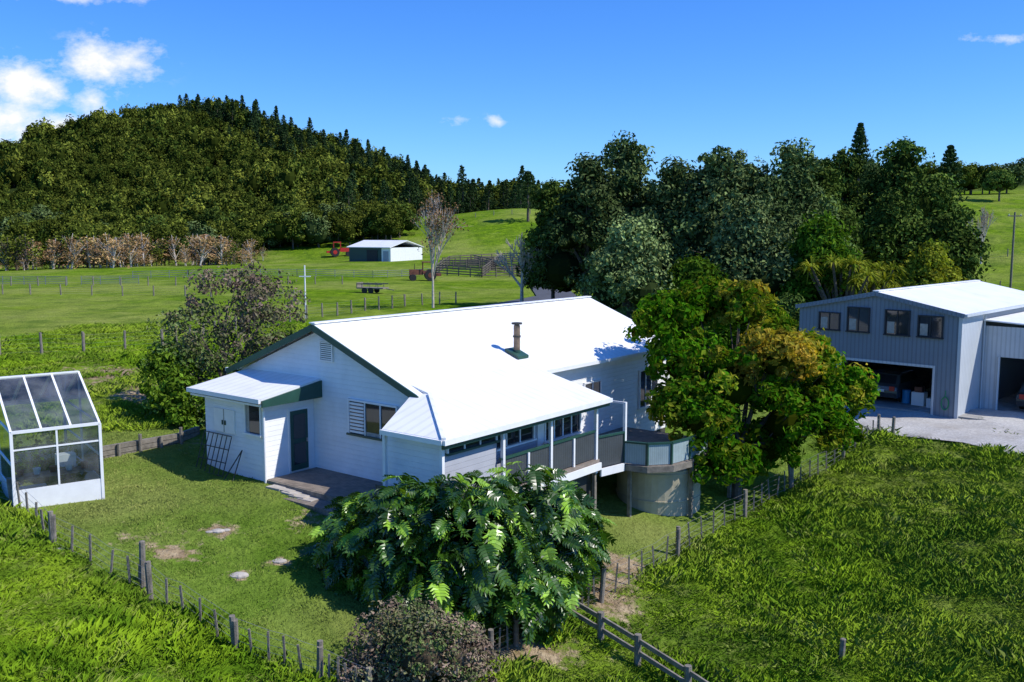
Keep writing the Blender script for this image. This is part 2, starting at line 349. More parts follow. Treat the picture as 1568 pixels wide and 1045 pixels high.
L_for=leafmat('leaf_forest',(.038,.065,.010),(.16,.18,.026),.65,0,0)
L_pine=leafmat('leaf_pine',(.025,.05,.018),(.055,.09,.028),.65,0,0)
L_pop=leafmat('leaf_autumn',(.30,.17,.085),(.46,.32,.13),.7,0,0)
def zat(py,D): return 7.9+(355-py)/1450*D
def roundtree(name,X,Y,top,r,mat,nl=9,tint=(.4,.5),cr=1.0,leaf=.42,per=26,n=55,low=.05):
    g=h1(X,Y); H_=top-g; lobes=[]
    for i in range(nl):
        t=(i+.5)/nl; zz=g+H_*(low+.1+t*(.86-low-.1)); w=math.sin(min(1,(1.02-t)*1.25)*math.pi/2)*(.75+.25*min(1,t*3+.3))
        a=i*2.4+R.random(); rr=r*w*.5
        lr=r*(.52*w+.1)*(.75+.45*R.random()); lobes.append((X+math.cos(a)*rr,Y+math.sin(a)*rr,zz,lr,lr,min(lr*.95,H_*.22)))
    lobes.append((X+R.normal()*.3,Y,top-r*.38,r*.42,r*.42,r*.36))
    return tree(name,(X,Y,g),lobes,per,cr,n,leaf,mat,[(tint[0]+R.normal()*.05,tint[1]*(.8+.4*R.random())) for _ in lobes],r*.07)
roundtree('pohutukawa_tree',7.2,92,14.8,4.8,L_grey)
roundtree('pohutukawa_tree',11.6,97,17.0,5.0,L_grey,tint=(.35,.45))
roundtree('pohutukawa_tree',15.3,91,14.4,4.4,L_grey)
roundtree('pohutukawa_tree',19.6,90,15.6,5.8,L_grey,nl=12,tint=(.55,.52))
roundtree('pohutukawa_tree',27.3,93,16.0,4.5,L_grey,tint=(.4,.5))
roundtree('pohutukawa_tree',23.5,96,14.6,4.0,L_grey,tint=(.35,.45))
roundtree('shade_tree',4.2,97,12.6,3.2,L_dark,tint=(.5,.6))
roundtree('shade_tree',31.5,98,14.3,4.0,L_dark,tint=(.5,.55))
roundtree('shade_tree',23.4,88,12.6,3.4,L_grey,tint=(.3,.42))
roundtree('karaka_tree',9.8,79,8.6,3.9,L_grey,tint=(.7,.55),leaf=.35)
roundtree('karaka_tree',20.2,81,10.6,4.2,L_grey,tint=(.7,.55),leaf=.38)
roundtree('karaka_tree',25.2,78,8.8,3.0,L_mid,tint=(.2,.4))
roundtree('karaka_tree',15.0,78,5.5,2.8,L_mid,tint=(.3,.4))
for X,Y,tp,r in [(42,122,17.6,5.2),(49,122,19.0,6.0),(55,124,15.0,5.0),(46,116,12.5,5),(36,112,14.5,4.5),(58,128,12,3.5),(52,114,9.5,4)]:
    roundtree('macrocarpa_tree',X,Y,tp,r,L_dark,cr=1.2,leaf=.55,n=45)
roundtree('paddock_tree',112,220,h1(112,220)+7,3.6,L_dark,tint=(.7,.6),low=.35,n=40,per=16)
roundtree('yellow_shrub',35.2,80,6.8,2.9,L_yel,tint=(.5,.5),cr=.7,leaf=.32)
roundtree('yellow_shrub',29.5,82,5.2,2.0,L_yel,tint=(.3,.4),cr=.6,leaf=.3)
roundtree('flowering_shrub',19.5,66,3.4,1.9,L_dark,tint=(.3,.5),cr=.5,leaf=.25,nl=6)
roundtree('flowering_shrub',23.2,64,3.0,1.6,L_mid,tint=(.3,.5),cr=.5,leaf=.25,nl=6)
roundtree('flowering_shrub',15.0,63,3.2,2.0,L_mid,tint=(.2,.45),cr=.5,leaf=.25,nl=6)
# front garden tree
def lob(px,py,r,D): return ((px-784)/1450*D,D,zat(py,D)-.1,r/1450*D,r/1450*D,r/1450*D*.85)
gl=[lob(1015,490,48,36),lob(1070,470,50,37.5),lob(1135,472,50,36.6),lob(1170,510,48,37.5),lob(1195,550,54,34.2),lob(1262,590,55,36),lob(1120,590,75,34.5),lob(1215,650,70,34.5),lob(1050,555,58,35.5),lob(1305,603,38,36),lob(1085,650,48,33.2),lob(1105,710,48,32.8),lob(1180,690,50,35),lob(1275,650,45,36),lob(1035,620,26,34.5),lob(1240,545,35,35.5),lob(1065,620,40,33.8)]
gt=[(.0,.5),(.0,.48),(.35,.44),(.1,.5),(.7,.42),(.02,.5),(.0,.5),(.0,.42),(.0,.5),(.04,.55),(.12,.5),(.03,.42),(.0,.38),(.0,.46),(.2,.5),(.3,.5),(.05,.5)]
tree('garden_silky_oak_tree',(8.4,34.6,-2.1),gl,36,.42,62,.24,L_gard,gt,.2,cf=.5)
gl=[lob(350,455,62,39),lob(410,470,50,39),lob(300,500,50,38),lob(375,520,70,38),lob(420,540,40,38),lob(270,560,45,37.5),lob(320,580,50,37),lob(265,615,40,36.5),lob(300,640,30,36)]
gt=[(.2,.6),(.2,.6),(.5,.6),(.35,.5),(.5,.45),(.8,.6),(.8,.55),(1.,.7),(1.,.65)]
tree('garden_shrub_tree',(-11.4,37.5,.7),gl,32,.5,42,.17,L_brown,gt,.16,cf=.0)
gl=[lob(262,600,42,36),lob(290,635,34,35.6),lob(245,560,28,37)]
tree('garden_shrub',(-12.4,36,.6),gl,24,.4,60,.2,L_mid,[(.5,.42)]*3,.08,cf=.5)
gl=[(-2.35,19.9,-1.15,1.05,1.0,.85),(-1.4,19.6,-1.25,.9,.9,.8),(-1.9,19.2,-1.0,1.0,.9,.95),(-2.8,19.3,-1.7,.8,.8,.8),(-1.1,20.,-1.8,.7,.7,.8)]
tree('brown_shrub',(-2.,19.6,-2),gl,60,.24,60,.085,L_brown,[(.15,.6),(.0,.75),(.5,.5),(.2,.6),(.05,.6)],.06,cf=.55,corecol=(.1,.2,0))
def bare(name,X,Y,top,mat,spread,leafm=None,nl=0,rk=.018):
    g=h1(X,Y);a=Acc()
    def br(p,d,L,r,dep):
        q=p+d*L; a.cyl(p,q,r,r*.62,6 if dep<2 else 4,0,cap=False)
        if dep>=4: 
            ends.append(q); return
        for i in range(3 if dep>0 else 5):
            nd=d+R.normal(size=3)*spread; nd[2]+=.25; nd/=np.linalg.norm(nd); br(p+d*L*(.55+.45*R.random()),nd,L*.68,r*.58,dep+1)
        br(q,d*.9+np.array([0,0,.1]),L*.7,r*.6,dep+1)
    ends=[]; Ht=top-g; br(np.array([X,Y,g-.2]),np.array([0,0,1.]),Ht*.34,Ht*rk,0)
    if leafm:
        e=np.array(ends); leaves(a,e,np.full((len(e),3),.45),nl,.24,np.tile([.3,.35,0],(len(e),1)).astype(float),1)
    a.build(name,[mat]+([leafm] if leafm else []))
bare('birch_tree',-7.9,94.6,13.0,M_barkw,.40,leafm=L_pop,nl=4,rk=.012)
bare('bare_white_tree',1.0,96,8.6,M_barkw,.42,rk=.03)
bare('bare_tree',79,160,13,M_barkw,.22,leafm=L_pop,nl=1)
def norfolk(name,X,Y,top,w):
    g=h1(X,Y);a=Acc();a.cyl((X,Y,g),(X,Y,top),.4,.05,8,1)
    z=g+(top-g)*.25
    while z<top-.3:
        t=(top-z)/(top-g); rr=w*min(1,t*1.6)**.8; nb=7; o=R.random()*6
        for i in range(nb):
            an=o+i*2*math.pi/nb; q=np.array([X+math.cos(an)*rr,Y+math.sin(an)*rr,z+.3*rr])
            s=np.linspace(.25,1,6); cl=np.array([X,Y,z])*(1-s[:,None])+q*s[:,None]
            leaves(a,cl,np.full((6,3),.38),10,.45,np.tile([.4,.5,0.],(6,1)),0)
        z+=max(.8,2.0*t+.5)
    a.build(name,[L_pine,M_bark])
norfolk('norfolk_pine_tree',65,180,28,3.8); norfolk('norfolk_pine_tree',82,180,24,3.4); norfolk('norfolk_pine_tree',61,178,23,3.0)
norfolk('norfolk_pine_tree',4.2,250,24,3.6)
def cabbage(name,X,Y,top):
    g=h1(X,Y);a=Acc();v=[];
    for k in range(16):
        c=np.array([X+R.normal()*1.4,Y+R.normal()*1.1,top-1.6-abs(R.normal())*.9])
        a.cyl((X,Y,g),c,.16,.09,6,1)
        m=70;d=R.normal(size=(m,3));d[:,2]=abs(d[:,2])*.9-.35;d/=np.linalg.norm(d,axis=1)[:,None]
        s=np.cross(d,[0,0,1.]);s/=np.linalg.norm(s,axis=1)[:,None]; L=.9+.5*R.random((m,1))
        e=c+d*L; e[:,2]-=.25*L[:,0]; mid=c+d*L*.55+np.array([0,0,.08])
        vv=np.stack([c-s*.03,mid-s*.06,e,mid+s*.06],1).reshape(-1,3)
        t=np.column_stack([R.random(m),.35+.3*R.random(m),np.zeros(m)]); a.add(vv,np.arange(m*4).reshape(m,4),0,np.repeat(t,4,0))
    a.build(name,[L_yel,M_bark])
cabbage('cabbage_tree',26.2,75,7.4); cabbage('cabbage_tree',28.3,77,6.6)
# ------------------------------------------------------------ instancing
def scatter(name,protos,pts,rot,scl,idx):
    col=bpy.data.collections.new(name+'_parts')
    me=bpy.data.meshes.new(name); me.vertices.add(len(pts)); me.vertices.foreach_set('co',np.asarray(pts,float).ravel())
    for nme,typ,arr in (('rot','FLOAT_VECTOR',rot),('scl','FLOAT_VECTOR',scl)):
        at=me.attributes.new(nme,typ,'POINT'); at.data.foreach_set('vector',np.asarray(arr,float).ravel())
    at=me.attributes.new('pidx','INT','POINT'); at.data.foreach_set('value',np.asarray(idx,np.int32))
    o=bpy.data.objects.new(name,me); scn.collection.objects.link(o)
    for p_ in protos: col.objects.link(p_); p_.parent=o
    ng=bpy.data.node_groups.new(name,'GeometryNodeTree'); ng.interface.new_socket('Geometry',in_out='INPUT',socket_type='NodeSocketGeometry'); ng.interface.new_socket('Geometry',in_out='OUTPUT',socket_type='NodeSocketGeometry')
    gi=ng.nodes.new('NodeGroupInput');go=ng.nodes.new('NodeGroupOutput'); ip=ng.nodes.new('GeometryNodeInstanceOnPoints'); ci=ng.nodes.new('GeometryNodeCollectionInfo')
    ci.inputs['Collection'].default_value=col; ci.inputs['Separate Children'].default_value=True; ci.inputs['Reset Children'].default_value=True
    ip.inputs['Pick Instance'].default_value=True
    def na(n,t):
        a=ng.nodes.new('GeometryNodeInputNamedAttribute'); a.data_type=t; a.inputs[0].default_value=n; return a.outputs[0]
    L=ng.links.new
    L(gi.outputs[0],ip.inputs['Points']); L(ci.outputs[0],ip.inputs['Instance']); L(na('pidx','INT'),ip.inputs['Instance Index'])
    e2r=ng.nodes.new('FunctionNodeEulerToRotation'); L(na('rot','FLOAT_VECTOR'),e2r.inputs[0]); L(e2r.outputs[0],ip.inputs['Rotation'])
    L(na('scl','FLOAT_VECTOR'),ip.inputs['Scale']); L(ip.outputs[0],go.inputs[0])
    md=o.modifiers.new('scatter','NODES'); md.node_group=ng; return o
def crown_proto(name,mat,r,hh,n=14,nl=24,size=.8,tint=(.4,.5)):
    a=Acc(); lobes=[(R.normal()*r*.3,R.normal()*r*.3,hh*.55+R.normal()*.5,r*.7,r*.7,hh*.38) for _ in range(3)]
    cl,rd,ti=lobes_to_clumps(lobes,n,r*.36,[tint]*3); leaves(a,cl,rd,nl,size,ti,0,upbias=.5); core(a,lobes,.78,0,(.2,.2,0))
    a.cyl((0,0,-1),(0,0,hh*.5),.25,.15,5,1)
    return a.build(name,[mat,M_bark],link=False)
def con_proto(name,mat,r,hh):
    a=Acc(); a.cyl((0,0,0),(0,0,hh),.25,.04,5,1); cl=[];rd=[]
    for i in range(46):
        t=i/46; z=hh*(.12+.86*t); rr=r*(1-t)**.8*(.55+.6*R.random()); an=i*2.4+R.random(); cl.append((math.cos(an)*rr*.65,math.sin(an)*rr*.65,z)); s=.3+r*.42*(1-t); rd.append((s,s,s*.6))
    ti=np.column_stack([R.random(46)*.6,.35+.3*R.random(46),np.zeros(46)]); leaves(a,np.array(cl),np.array(rd),16,.6,ti,0)
    return a.build(name,[mat,M_bark],link=False)
fp=[crown_proto('forest_broadleaf',L_for,3.2,6.5,tint=t) for t in ((.3,.45),(.5,.5),(.2,.4),(.75,.52),(.4,.55),(.15,.45))]
n=8500; X=R.uniform(-330,75,n); Y=R.uniform(212,470,n)
ok=(abs(X/Y)<.72)&~((X>-82)&(X<60)&(Y<318)&(Y<318-40*(X<-55)))&((X<20)|(Y>330))
X=X[ok];Y=Y[ok]; Z=h(X,Y)-.8; m=len(X)
s=(.5+.8*R.random(m)**1.6)*(1+.5*(vn(X/25,Y/25)-.5))*np.where(Y<300,.85,1)
scatter('forest_hill_trees',fp,np.column_stack([X,Y,Z]),np.column_stack([R.normal(size=(m,2))*.08,R.random(m)*6.3]),np.column_stack([s,s,s*(.8+.6*R.random(m))]),R.integers(0,6,m))
cpz=[con_proto('conifer',L_pine,3.0,12) for _ in range(3)]
n=1300; X=R.uniform(-150,60,n); Y=R.uniform(330,440,n)
tt=(Y-330)/110; ok=(tt>.80)|((X>-115)&(X<-30)&(tt>.45)&(R.random(n)<.75)); ok&=(R.random(n)<.85)
X=X[ok];Y=Y[ok]
X=np.concatenate([X,R.uniform(-60,20,60)]);Y=np.concatenate([Y,R.uniform(300,325,60)])
m=len(X); s=.5+.65*R.random(m)
scatter('pine_plantation_trees',cpz,np.column_stack([X,Y,h(X,Y)-.5]),np.column_stack([R.normal(size=(m,2))*.04,R.random(m)*6.3]),np.column_stack([s*1.2,s*1.2,s*(.85+.4*R.random(m))]),R.integers(0,3,m))
bp=[crown_proto('bush_belt_tree',(L_grey,L_for,L_dark,L_for)[i],3.2,8,16,40,.6,tint=((.5,.5),(.7,.55),(.6,.5),(.4,.5))[i]) for i in range(4)]
X=np.concatenate([R.uniform(-70,-26,60),R.uniform(-130,-60,60),R.uniform(-14,6,16),R.uniform(60,130,50),R.uniform(56,74,10)])
Y=np.concatenate([R.uniform(236,264,60),R.uniform(218,245,60),R.uniform(322,330,16),R.uniform(250,275,50),R.uniform(185,200,10)])
m=len(X); s=.7+.5*R.random(m)
scatter('bush_belt_trees',bp,np.column_stack([X,Y,h(X,Y)-.4]),np.column_stack([np.zeros((m,2)),R.random(m)*6.3]),np.column_stack([s,s,s]),R.integers(0,4,m))
pp=[]
for i in range(4):
    a=Acc(); k=22; cl=np.column_stack([R.normal(size=k)*.8,R.normal(size=k)*.8,R.uniform(.6,6.,k)]); cl[:,:2]*=(1.3-cl[:,2:3]/6.)
    leaves(a,cl,np.full((k,3),.6),18,.32,np.column_stack([R.random(k),.35+.3*R.random(k),np.zeros(k)]),0); a.cyl((0,0,-.5),(0,0,6.6),.12,.03,5,1)
    for _ in range(14):
        z=R.uniform(.5,4); an=R.random()*6.3; a.cyl((0,0,z),(math.cos(an)*.9,math.sin(an)*.9,z+2.4),.05,.01,4,1)
    pp.append(a.build('autumn_poplar' if i<3 else 'scrub',[L_pop if i<3 else L_for,M_barkw if i<3 else M_bark],link=False))
m=140; t=R.random(m); t=t[vn(t*9,t*0+3)>.25]; m=len(t); X=-102+ t*46+R.normal(size=m)*2; Y=188+t*24+R.normal(size=m)*5; s=.35+.75*R.random(m)**1.3
scatter('autumn_poplar_trees',pp,np.column_stack([X,Y,h(X,Y)]),np.column_stack([R.normal(size=(m,2))*.1,R.random(m)*6.3]),np.column_stack([s*1.9,s*1.9,s]),R.integers(0,4,m))
# ------------------------------------------------------------ philodendron bush
def mon_proto(i):
    a=Acc(); K=7; 
    f=lambda t:-.3*t*t
    for sd in (-1,1):
        for k in range(K):
            t0=k/K;t1=(k+.88)/K; w=.40*math.sin(math.pi*min(1,(.28+.62*(k+.5)/K)))**.6*(.85+.3*R.random()); sh=.15*(1 if k>0 else -.9)
            v=[(0,t0,f(t0)),(0,t1,f(t1)),(sd*w*.6,t1+sh*.5+.01,f(t1)+.04),(sd*w,t1+sh*.9-.02,f(t1)-.03),(sd*w*1.02,t0+.05+sh,f(t0)-.05),(sd*w*.6,t0+sh*.5,f(t0)+.03)]
            a.add(v,[(0,5,4,3,2,1) if sd>0 else (0,1,2,3,4,5)],0,(.3+.15*R.random(),.42+.16*R.random(),0))
    a.add([(-.09,.9,f(.9)),(.09,.9,f(.9)),(0,1.2,f(1.15))],[(0,1,2)],0,(.4,.5,0))
    a.add([(-.02,0,.012),(.02,0,.012),(.01,1,f(1)+.012),(-.01,1,f(1)+.012)],[(0,1,2,3)],0,(1,.75,0))
    a.cyl((0,0,0),(0,-.6,-.6),.016,.02,4,0,(.5,.5,0))
    return a
mm=leafmat('philodendron_leaf',(.016,.075,.006),(.20,.34,.03),.30,.18,.55); mprot=[]
for i in range(5):
    a=mon_proto(i); a.c=[np.clip(c+np.array([[(-.25,-.1,.55,-.3,-.2)[i],(-.1,.0,.18,-.2,-.08)[i],0]]),0,1) for c in a.c]; mprot.append(a.build('philodendron_frond',[mm],link=False))
ML=[(-3.6,24.0,-.5,1.4,1.4,1.8),(-2.5,23.3,-.3,1.5,1.5,2.15),(-1.1,23.0,-.2,1.6,1.5,2.25),(.4,24.0,-.3,1.6,1.5,2.25),(1.3,25.2,-.7,1.15,1.3,2.0),(-1.8,22.5,-1.0,1.4,1.2,1.6),(.0,22.9,-1.1,1.4,1.2,1.5)]
P3=[];RO=[];S3=[]
for L in ML:
    m=430; d=R.normal(size=(m,3)); d[:,2]=abs(d[:,2])*.95-.35; d/=np.linalg.norm(d,axis=1)[:,None]
    q=np.array(L[:3])+d*np.array(L[3:6])*(.66+.36*R.random((m,1)))
    az=np.arctan2(d[:,1],d[:,0])+R.normal(size=m)*.8; pit=.15+.7*(1-d[:,2])+R.normal(size=m)*.4
    P3.append(q);RO.append(np.column_stack([-pit,R.normal(size=m)*.5,az-math.pi/2]));s=.32+.30*R.random(m);S3.append(np.column_stack([s,s,s]))
P3=np.vstack(P3);RO=np.vstack(RO);S3=np.vstack(S3); keep=P3[:,2]>h(P3[:,0],P3[:,1])+.05
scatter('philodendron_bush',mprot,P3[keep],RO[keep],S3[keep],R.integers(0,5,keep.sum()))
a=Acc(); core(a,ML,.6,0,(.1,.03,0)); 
for L in ML:
    for _ in range(5):
        e=np.array(L[:3])+R.normal(size=3)*.6; a.cyl((e[0]*.9-.1,e[1],-2.2),e,.05,.03,5,1)
bs_=a.build('stems',[L_dark,M_bark]); bs_.parent=bpy.data.objects['philodendron_bush']
# ------------------------------------------------------------ grass tufts
def tuft_mat():
    m,nt,bs=nm('grass_blades'); ge=N(nt,'ShaderNodeNewGeometry'); pos=ge.outputs['Position']
    at=N(nt,'ShaderNodeVertexColor',layer_name='tint'); sp=N(nt,'ShaderNodeSeparateColor'); nt.links.new(at.outputs[0],sp.inputs[0])
    c,_=grasscol(nt,pos,sp.outputs[2],1); oi=N(nt,'ShaderNodeObjectInfo')
    c=mixc(nt,mth(nt,'MULTIPLY',mth(nt,'GREATER_THAN',oi.outputs['Random'],.88),.35),c,(.36,.35,.11))
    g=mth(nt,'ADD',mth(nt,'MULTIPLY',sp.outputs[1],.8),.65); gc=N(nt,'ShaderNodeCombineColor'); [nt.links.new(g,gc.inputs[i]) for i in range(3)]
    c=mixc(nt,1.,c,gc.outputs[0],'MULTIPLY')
    df=N(nt,'ShaderNodeBsdfDiffuse'); nt.links.new(c,df.inputs[0])
    vm=N(nt,'ShaderNodeVectorMath',operation='MULTIPLY_ADD'); vm.inputs[0].default_value=(0,0,1); vm.inputs[1].default_value=(1.6,1.6,1.6); nt.links.new(ge.outputs['Normal'],vm.inputs[2])
    vn_=N(nt,'ShaderNodeVectorMath',operation='NORMALIZE'); nt.links.new(vm.outputs[0],vn_.inputs[0]); nt.links.new(vn_.outputs[0],df.inputs['Normal'])
    nt.links.new(df.outputs[0],nt.nodes['Material Output'].inputs[0]); return m
M_tuft=tuft_mat()
def tuft(hh,n,spread,w,lawnv):
    a=Acc(); th=R.random(n)*6.283; r=spread*np.sqrt(R.random(n)); x=r*np.cos(th);y=r*np.sin(th)
    l=R.normal(size=(n,2))*.55*hh+np.array([-.15,.0])*hh; H_=hh*(.4+.8*R.random(n)); ph=R.random(n)*6.283; wx=np.cos(ph)*w;wy=np.sin(ph)*w
    z=np.zeros(n)
    v=np.stack([np.stack([x-wx,y-wy,z-.03],1),np.stack([x+wx,y+wy,z-.03],1),np.stack([x+l[:,0]*.5+wx*.6,y+l[:,1]*.5+wy*.6,H_*.65],1),np.stack([x+l[:,0]*1.2,y+l[:,1]*1.2,H_],1)],1).reshape(-1,3)
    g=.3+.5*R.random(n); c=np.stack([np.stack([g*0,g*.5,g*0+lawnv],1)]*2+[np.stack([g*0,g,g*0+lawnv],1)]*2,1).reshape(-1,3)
    a.add(v,np.arange(n*4).reshape(n,4),0,c); return a
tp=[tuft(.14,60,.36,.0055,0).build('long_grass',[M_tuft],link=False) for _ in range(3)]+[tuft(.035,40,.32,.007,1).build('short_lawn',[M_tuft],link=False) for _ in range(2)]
G0=np.array([-6.28,30.75]);A0=np.array([math.cos(rad(52)),math.sin(rad(52))]);B0=np.array([A0[1],-A0[0]])
def hl(x,y): d=np.column_stack([x,y])-G0; return d@B0,d@A0
def blocked(x,y):
    a_,b_=hl(x,y); k=(abs(a_)<4.4)&(b_>-.0)&(b_<15.7); k|=(a_>-3.6)&(a_<-.3)&(b_>-2)&(b_<.5); k|=(a_>-.4)&(a_<7.3)&(b_>-2.4)&(b_<5.6); k|=(a_>4)&(a_<9.7)&(b_>5)&(b_<12)
    k|=inpoly(x,y,DRIVE)&(vn(x*2,y*2)>.08)
    e=np.column_stack([x+13.8,y-25.6]); u=e@np.array([.81,.586]); v=e@np.array([-.586,.81]); k|=(u>-.05)&(u<2.35)&(v>-.05)&(v<5)
    for px,py,rx,ry in PATCH: k|=((x-px)/rx)**2+((y-py)/ry)**2<.8
    for px,py,rx,ry in BANK+SOIL: k|=(((x-px)/rx)**2+((y-py)/ry)**2<.8)&(vn(x*1.3,y*1.3)>.25)
    return k
n=105000; X=R.uniform(-34,40,n);Y=R.uniform(13,76,n)
ok=(abs(X/Y)<.62)&(R.random(n)<np.minimum(1,(26/Y)**1.4))&~blocked(X,Y)
X=X[ok];Y=Y[ok];lw=inpoly(X,Y,YARD); ok=~(lw&((Y>42)|(R.random(len(X))<.4))); X=X[ok];Y=Y[ok];lw=lw[ok]; m=len(X)
clump=.45+1.5*sst(vn(X*.7+50,Y*.7)*.6+vn(X*2+9,Y*2)*.4,.35,.75); s=(.6+.6*R.random(m))*np.where(lw,1,clump); sz=np.where(lw,.8+.5*R.random(m),s)
sw=np.where(lw,1.1,(.8+.3*s)*(1+.5*(Y>40)))
idx=np.where(lw,3+R.integers(0,2,m),R.integers(0,3,m))
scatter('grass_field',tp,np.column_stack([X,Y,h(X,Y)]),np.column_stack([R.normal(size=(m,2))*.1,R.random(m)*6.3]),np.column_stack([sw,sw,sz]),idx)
# ------------------------------------------------------------ farmhouse
HS=empty('farmhouse',(-6.28,30.75,0),rad(-38))
a=Acc()
pr=[(-4.3,-.5),(4.3,-.5),(4.3,3.02),(0,4.72),(-4.3,3.02)]
v=[(x,0.,z) for x,z in pr]+[(x,15.6,z) for x,z in pr]
a.add(v,[(0,1,2,3,4)],0); a.add(v,[(9,8,7,6,5)],0); a.add(v,[(i,i+5,(i+1)%5+5,(i+1)%5) for i in range(5)],0)
a.b(-3.55,-.38,-2,-.01,-.1,2.6,0)
a.b(5.0,7.1,-1.85,.4,.1,2.56,1)
a.b(4.98,7.08,-1.88,-1.851,.1,2.56,0)
a.b(4.31,6.5,.401,5.6,.3,2.6,1)
a.b(6.501,6.53,3.15,3.5,.5,2.5,2)
a.build('walls',[M_board,M_boardgrey,M_white],HS)
a=Acc()
a.b(4.29,7.0,-1.7,5.5,-2.6,.09,0); a.b(-4.2,4.28,.05,15.5,-2.2,-.5,0); a.build('subfloor_dark_void',[M_sub],HS)  # near-black box paints the shaded void under the verandah floor
a=Acc()
a.slab([(0,-.3,4.95),(4.65,-.3,3.1),(4.65,15.9,3.1),(0,15.9,4.95)],.07,0)
a.slab([(0,15.9,4.948),(-4.65,15.9,3.098),(-4.65,-.3,3.098),(0,-.3,4.948)],.07,0)
a.slab([(4.15,-.02,3.31),(4.9,-.02,3.127),(7.5,-2.3,2.49),(7.5,5.85,2.49),(4.15,5.85,3.31)],.06,0)
a.slab([(4.25,-.03,3.118),(5.2,-2.3,2.488),(7.5,-2.3,2.488),(4.9,-.03,3.118)],.06,1)
a.beam((0,-.32,4.97),(0,15.92,4.97),.28,.04,0)
a.beam((4.9,-.03,3.15),(7.5,-2.3,2.52),.12,.05,0)
a.slab([(-3.85,-2.4,2.76),(.0,-2.4,2.76),(.0,.0,3.12),(-3.85,.0,3.12)],.06,1)
a.build('roof',[M_roof,M_roofhip],HS)
a=Acc()
for sx in (-1,1):
    for y in (-.32,15.92): a.beam((0,y,4.83),(sx*4.68,y,2.97),.04,.2,0)
a.b(4.66,4.76,5.87,15.9,2.98,3.1,1); a.b(-4.78,-4.67,-.3,15.9,2.98,3.1,1)
a.b(7.51,7.6,-2.36,5.85,2.35,2.48,1); a.b(5.2,7.5,-2.4,-2.31,2.35,2.48,1)
a.b(7.4,7.5,-2.28,5.84,2.22,2.35,0)
a.b(-3.85,.0,-2.5,-2.41,2.62,2.76,1)
v=[(.01,-2.4,2.7),(.01,-2.4,2.5),(.01,0,2.5),(.01,0,3.06),(.06,-2.4,2.7),(.06,-2.4,2.5),(.06,0,2.5),(.06,0,3.06)]
a.add(v,[(0,1,2,3),(7,6,5,4),(0,4,5,1),(1,5,6,2),(2,6,7,3),(3,7,4,0)],0)
a.b(-3.8,0,-2.38,-2.0,2.5,2.56,1); a.b(-.37,0,-1.99,-.02,2.5,2.56,1)
a.b(-.43,-.36,-2.06,-1.99,-.1,2.56,1)
a.cyl((-.05,-2.35,2.6),(-.35,-2.08,2.3),.04,.04,8,1); a.cyl((-.3,-2.09,2.3),(-.3,-2.09,0),.04,.04,8,1)
for x,y,z0 in [(7.25,-2.1,.1),(7.25,.5,.3),(7.25,2.85,.3),(7.25,5.4,.3),(5.15,-2.15,.1)]: a.b(x-.05,x+.05,y-.05,y+.05,z0-.3,2.4,1)
a.b(7.45,7.55,6.75,6.85,0,2.2,1); a.b(5.9,7.45,6.77,6.83,2.13,2.2,1)
a.b(4.301,4.36,5.9,15.6,2.7,2.95,1); a.b(4.3,4.38,15.5,15.62,-.4,3,1); a.b(4.24,4.36,-.04,.04,-.4,3.0,1)
a.build('trim_and_posts',[M_green,M_white],HS)
a=Acc()
def win(x0,x1,z0,z1,y,n=2,side='A',sill=0,cur=0,fm=1,t=.05):
    def bx(u0,u1,d0,d1,w0,w1,m):
        if side=='A': a.b(u0,u1,y-d1,y-d0,w0,w1,m)
        else: a.b(y+d0,y+d1,u0,u1,w0,w1,m)
    bx(x0,x1,.004,.02,z0,z1,0)
    f=.06
    bx(x0-f,x1+f,.002,t+.03,z1,z1+f,fm); bx(x0-f-.03,x1+f+.03,.002,t+.07,z0-f,z0,3 if sill else fm)
    bx(x0-f,x0,.003,t+.02,z0,z1,fm); bx(x1,x1+f,.003,t+.02,z0,z1,fm)
    for i in range(1,n):
        xx=x0+(x1-x0)*i/n; bx(xx-.025,xx+.025,.0205,t,z0,z1,fm)
    if cur: bx(x0+.02,x0+(x1-x0)*.22,.0202,.026,z0,z1-.02,2)
win(1.4,3.5,1.5,2.55,0,3,sill=1,cur=0)
for i in range(9): a.b(1.42,2.05,-.06,-.03,1.53+i*.113,1.6+i*.113,1)
a.b(2.15,2.8,-.028,-.021,1.5,1.62,2)
win(-1.3,-.55,1.5,2.45,-2.0,1,cur=1)
win(-1.73,.3,1.98,2.32,7.1,3,'B',sill=1)
win(3.55,5.5,1.3,2.25,6.5,4,'B',fm=1); win(.9,2.9,1.5,2.2,6.5,3,'B')
win(13.2,14.6,.7,2.2,4.3,3,'B'); win(9.1,10.2,1.5,2.2,4.3,2,'B'); win(7,8,1.2,2.2,4.3,2,'B')
a.b(.02,.66,-.07,-.0,3.72,3.76,1);a.b(.02,.66,-.07,-.0,4.36,4.40,1);a.b(.02,.07,-.07,0,3.76,4.36,1);a.b(.61,.66,-.07,0,3.76,4.36,1); a.b(.07,.61,-.012,-.002,3.76,4.36,4)
for i in range(9): a.b(.07,.61,-.05,-.013,3.78+i*.066,3.815+i*.066,1)
a.b(-3.0,-1.9,-2.05,-2.001,1.35,2.12,1); a.b(-2.46,-2.44,-2.07,-2.051,1.35,2.12,2); a.b(-2.55,-2.5,-2.08,-2.052,1.6,1.75,3); a.b(-2.4,-2.35,-2.08,-2.052,1.6,1.75,3)
a.b(-.378,-.34,-1.1,-.26,.12,2.2,1); a.b(-.339,-.31,-1.03,-.33,.16,2.13,4); a.b(-.309,-.30,-.92,-.44,1.2,2.0,0); a.b(-.309,-.30,-.92,-.44,.35,1.05,0); a.b(-.3,-.26,-.41,-.37,1.05,1.17,2)
a.build('windows_and_door',[M_glass,M_white,M_curt,M_green,M_green],HS)
a=Acc()
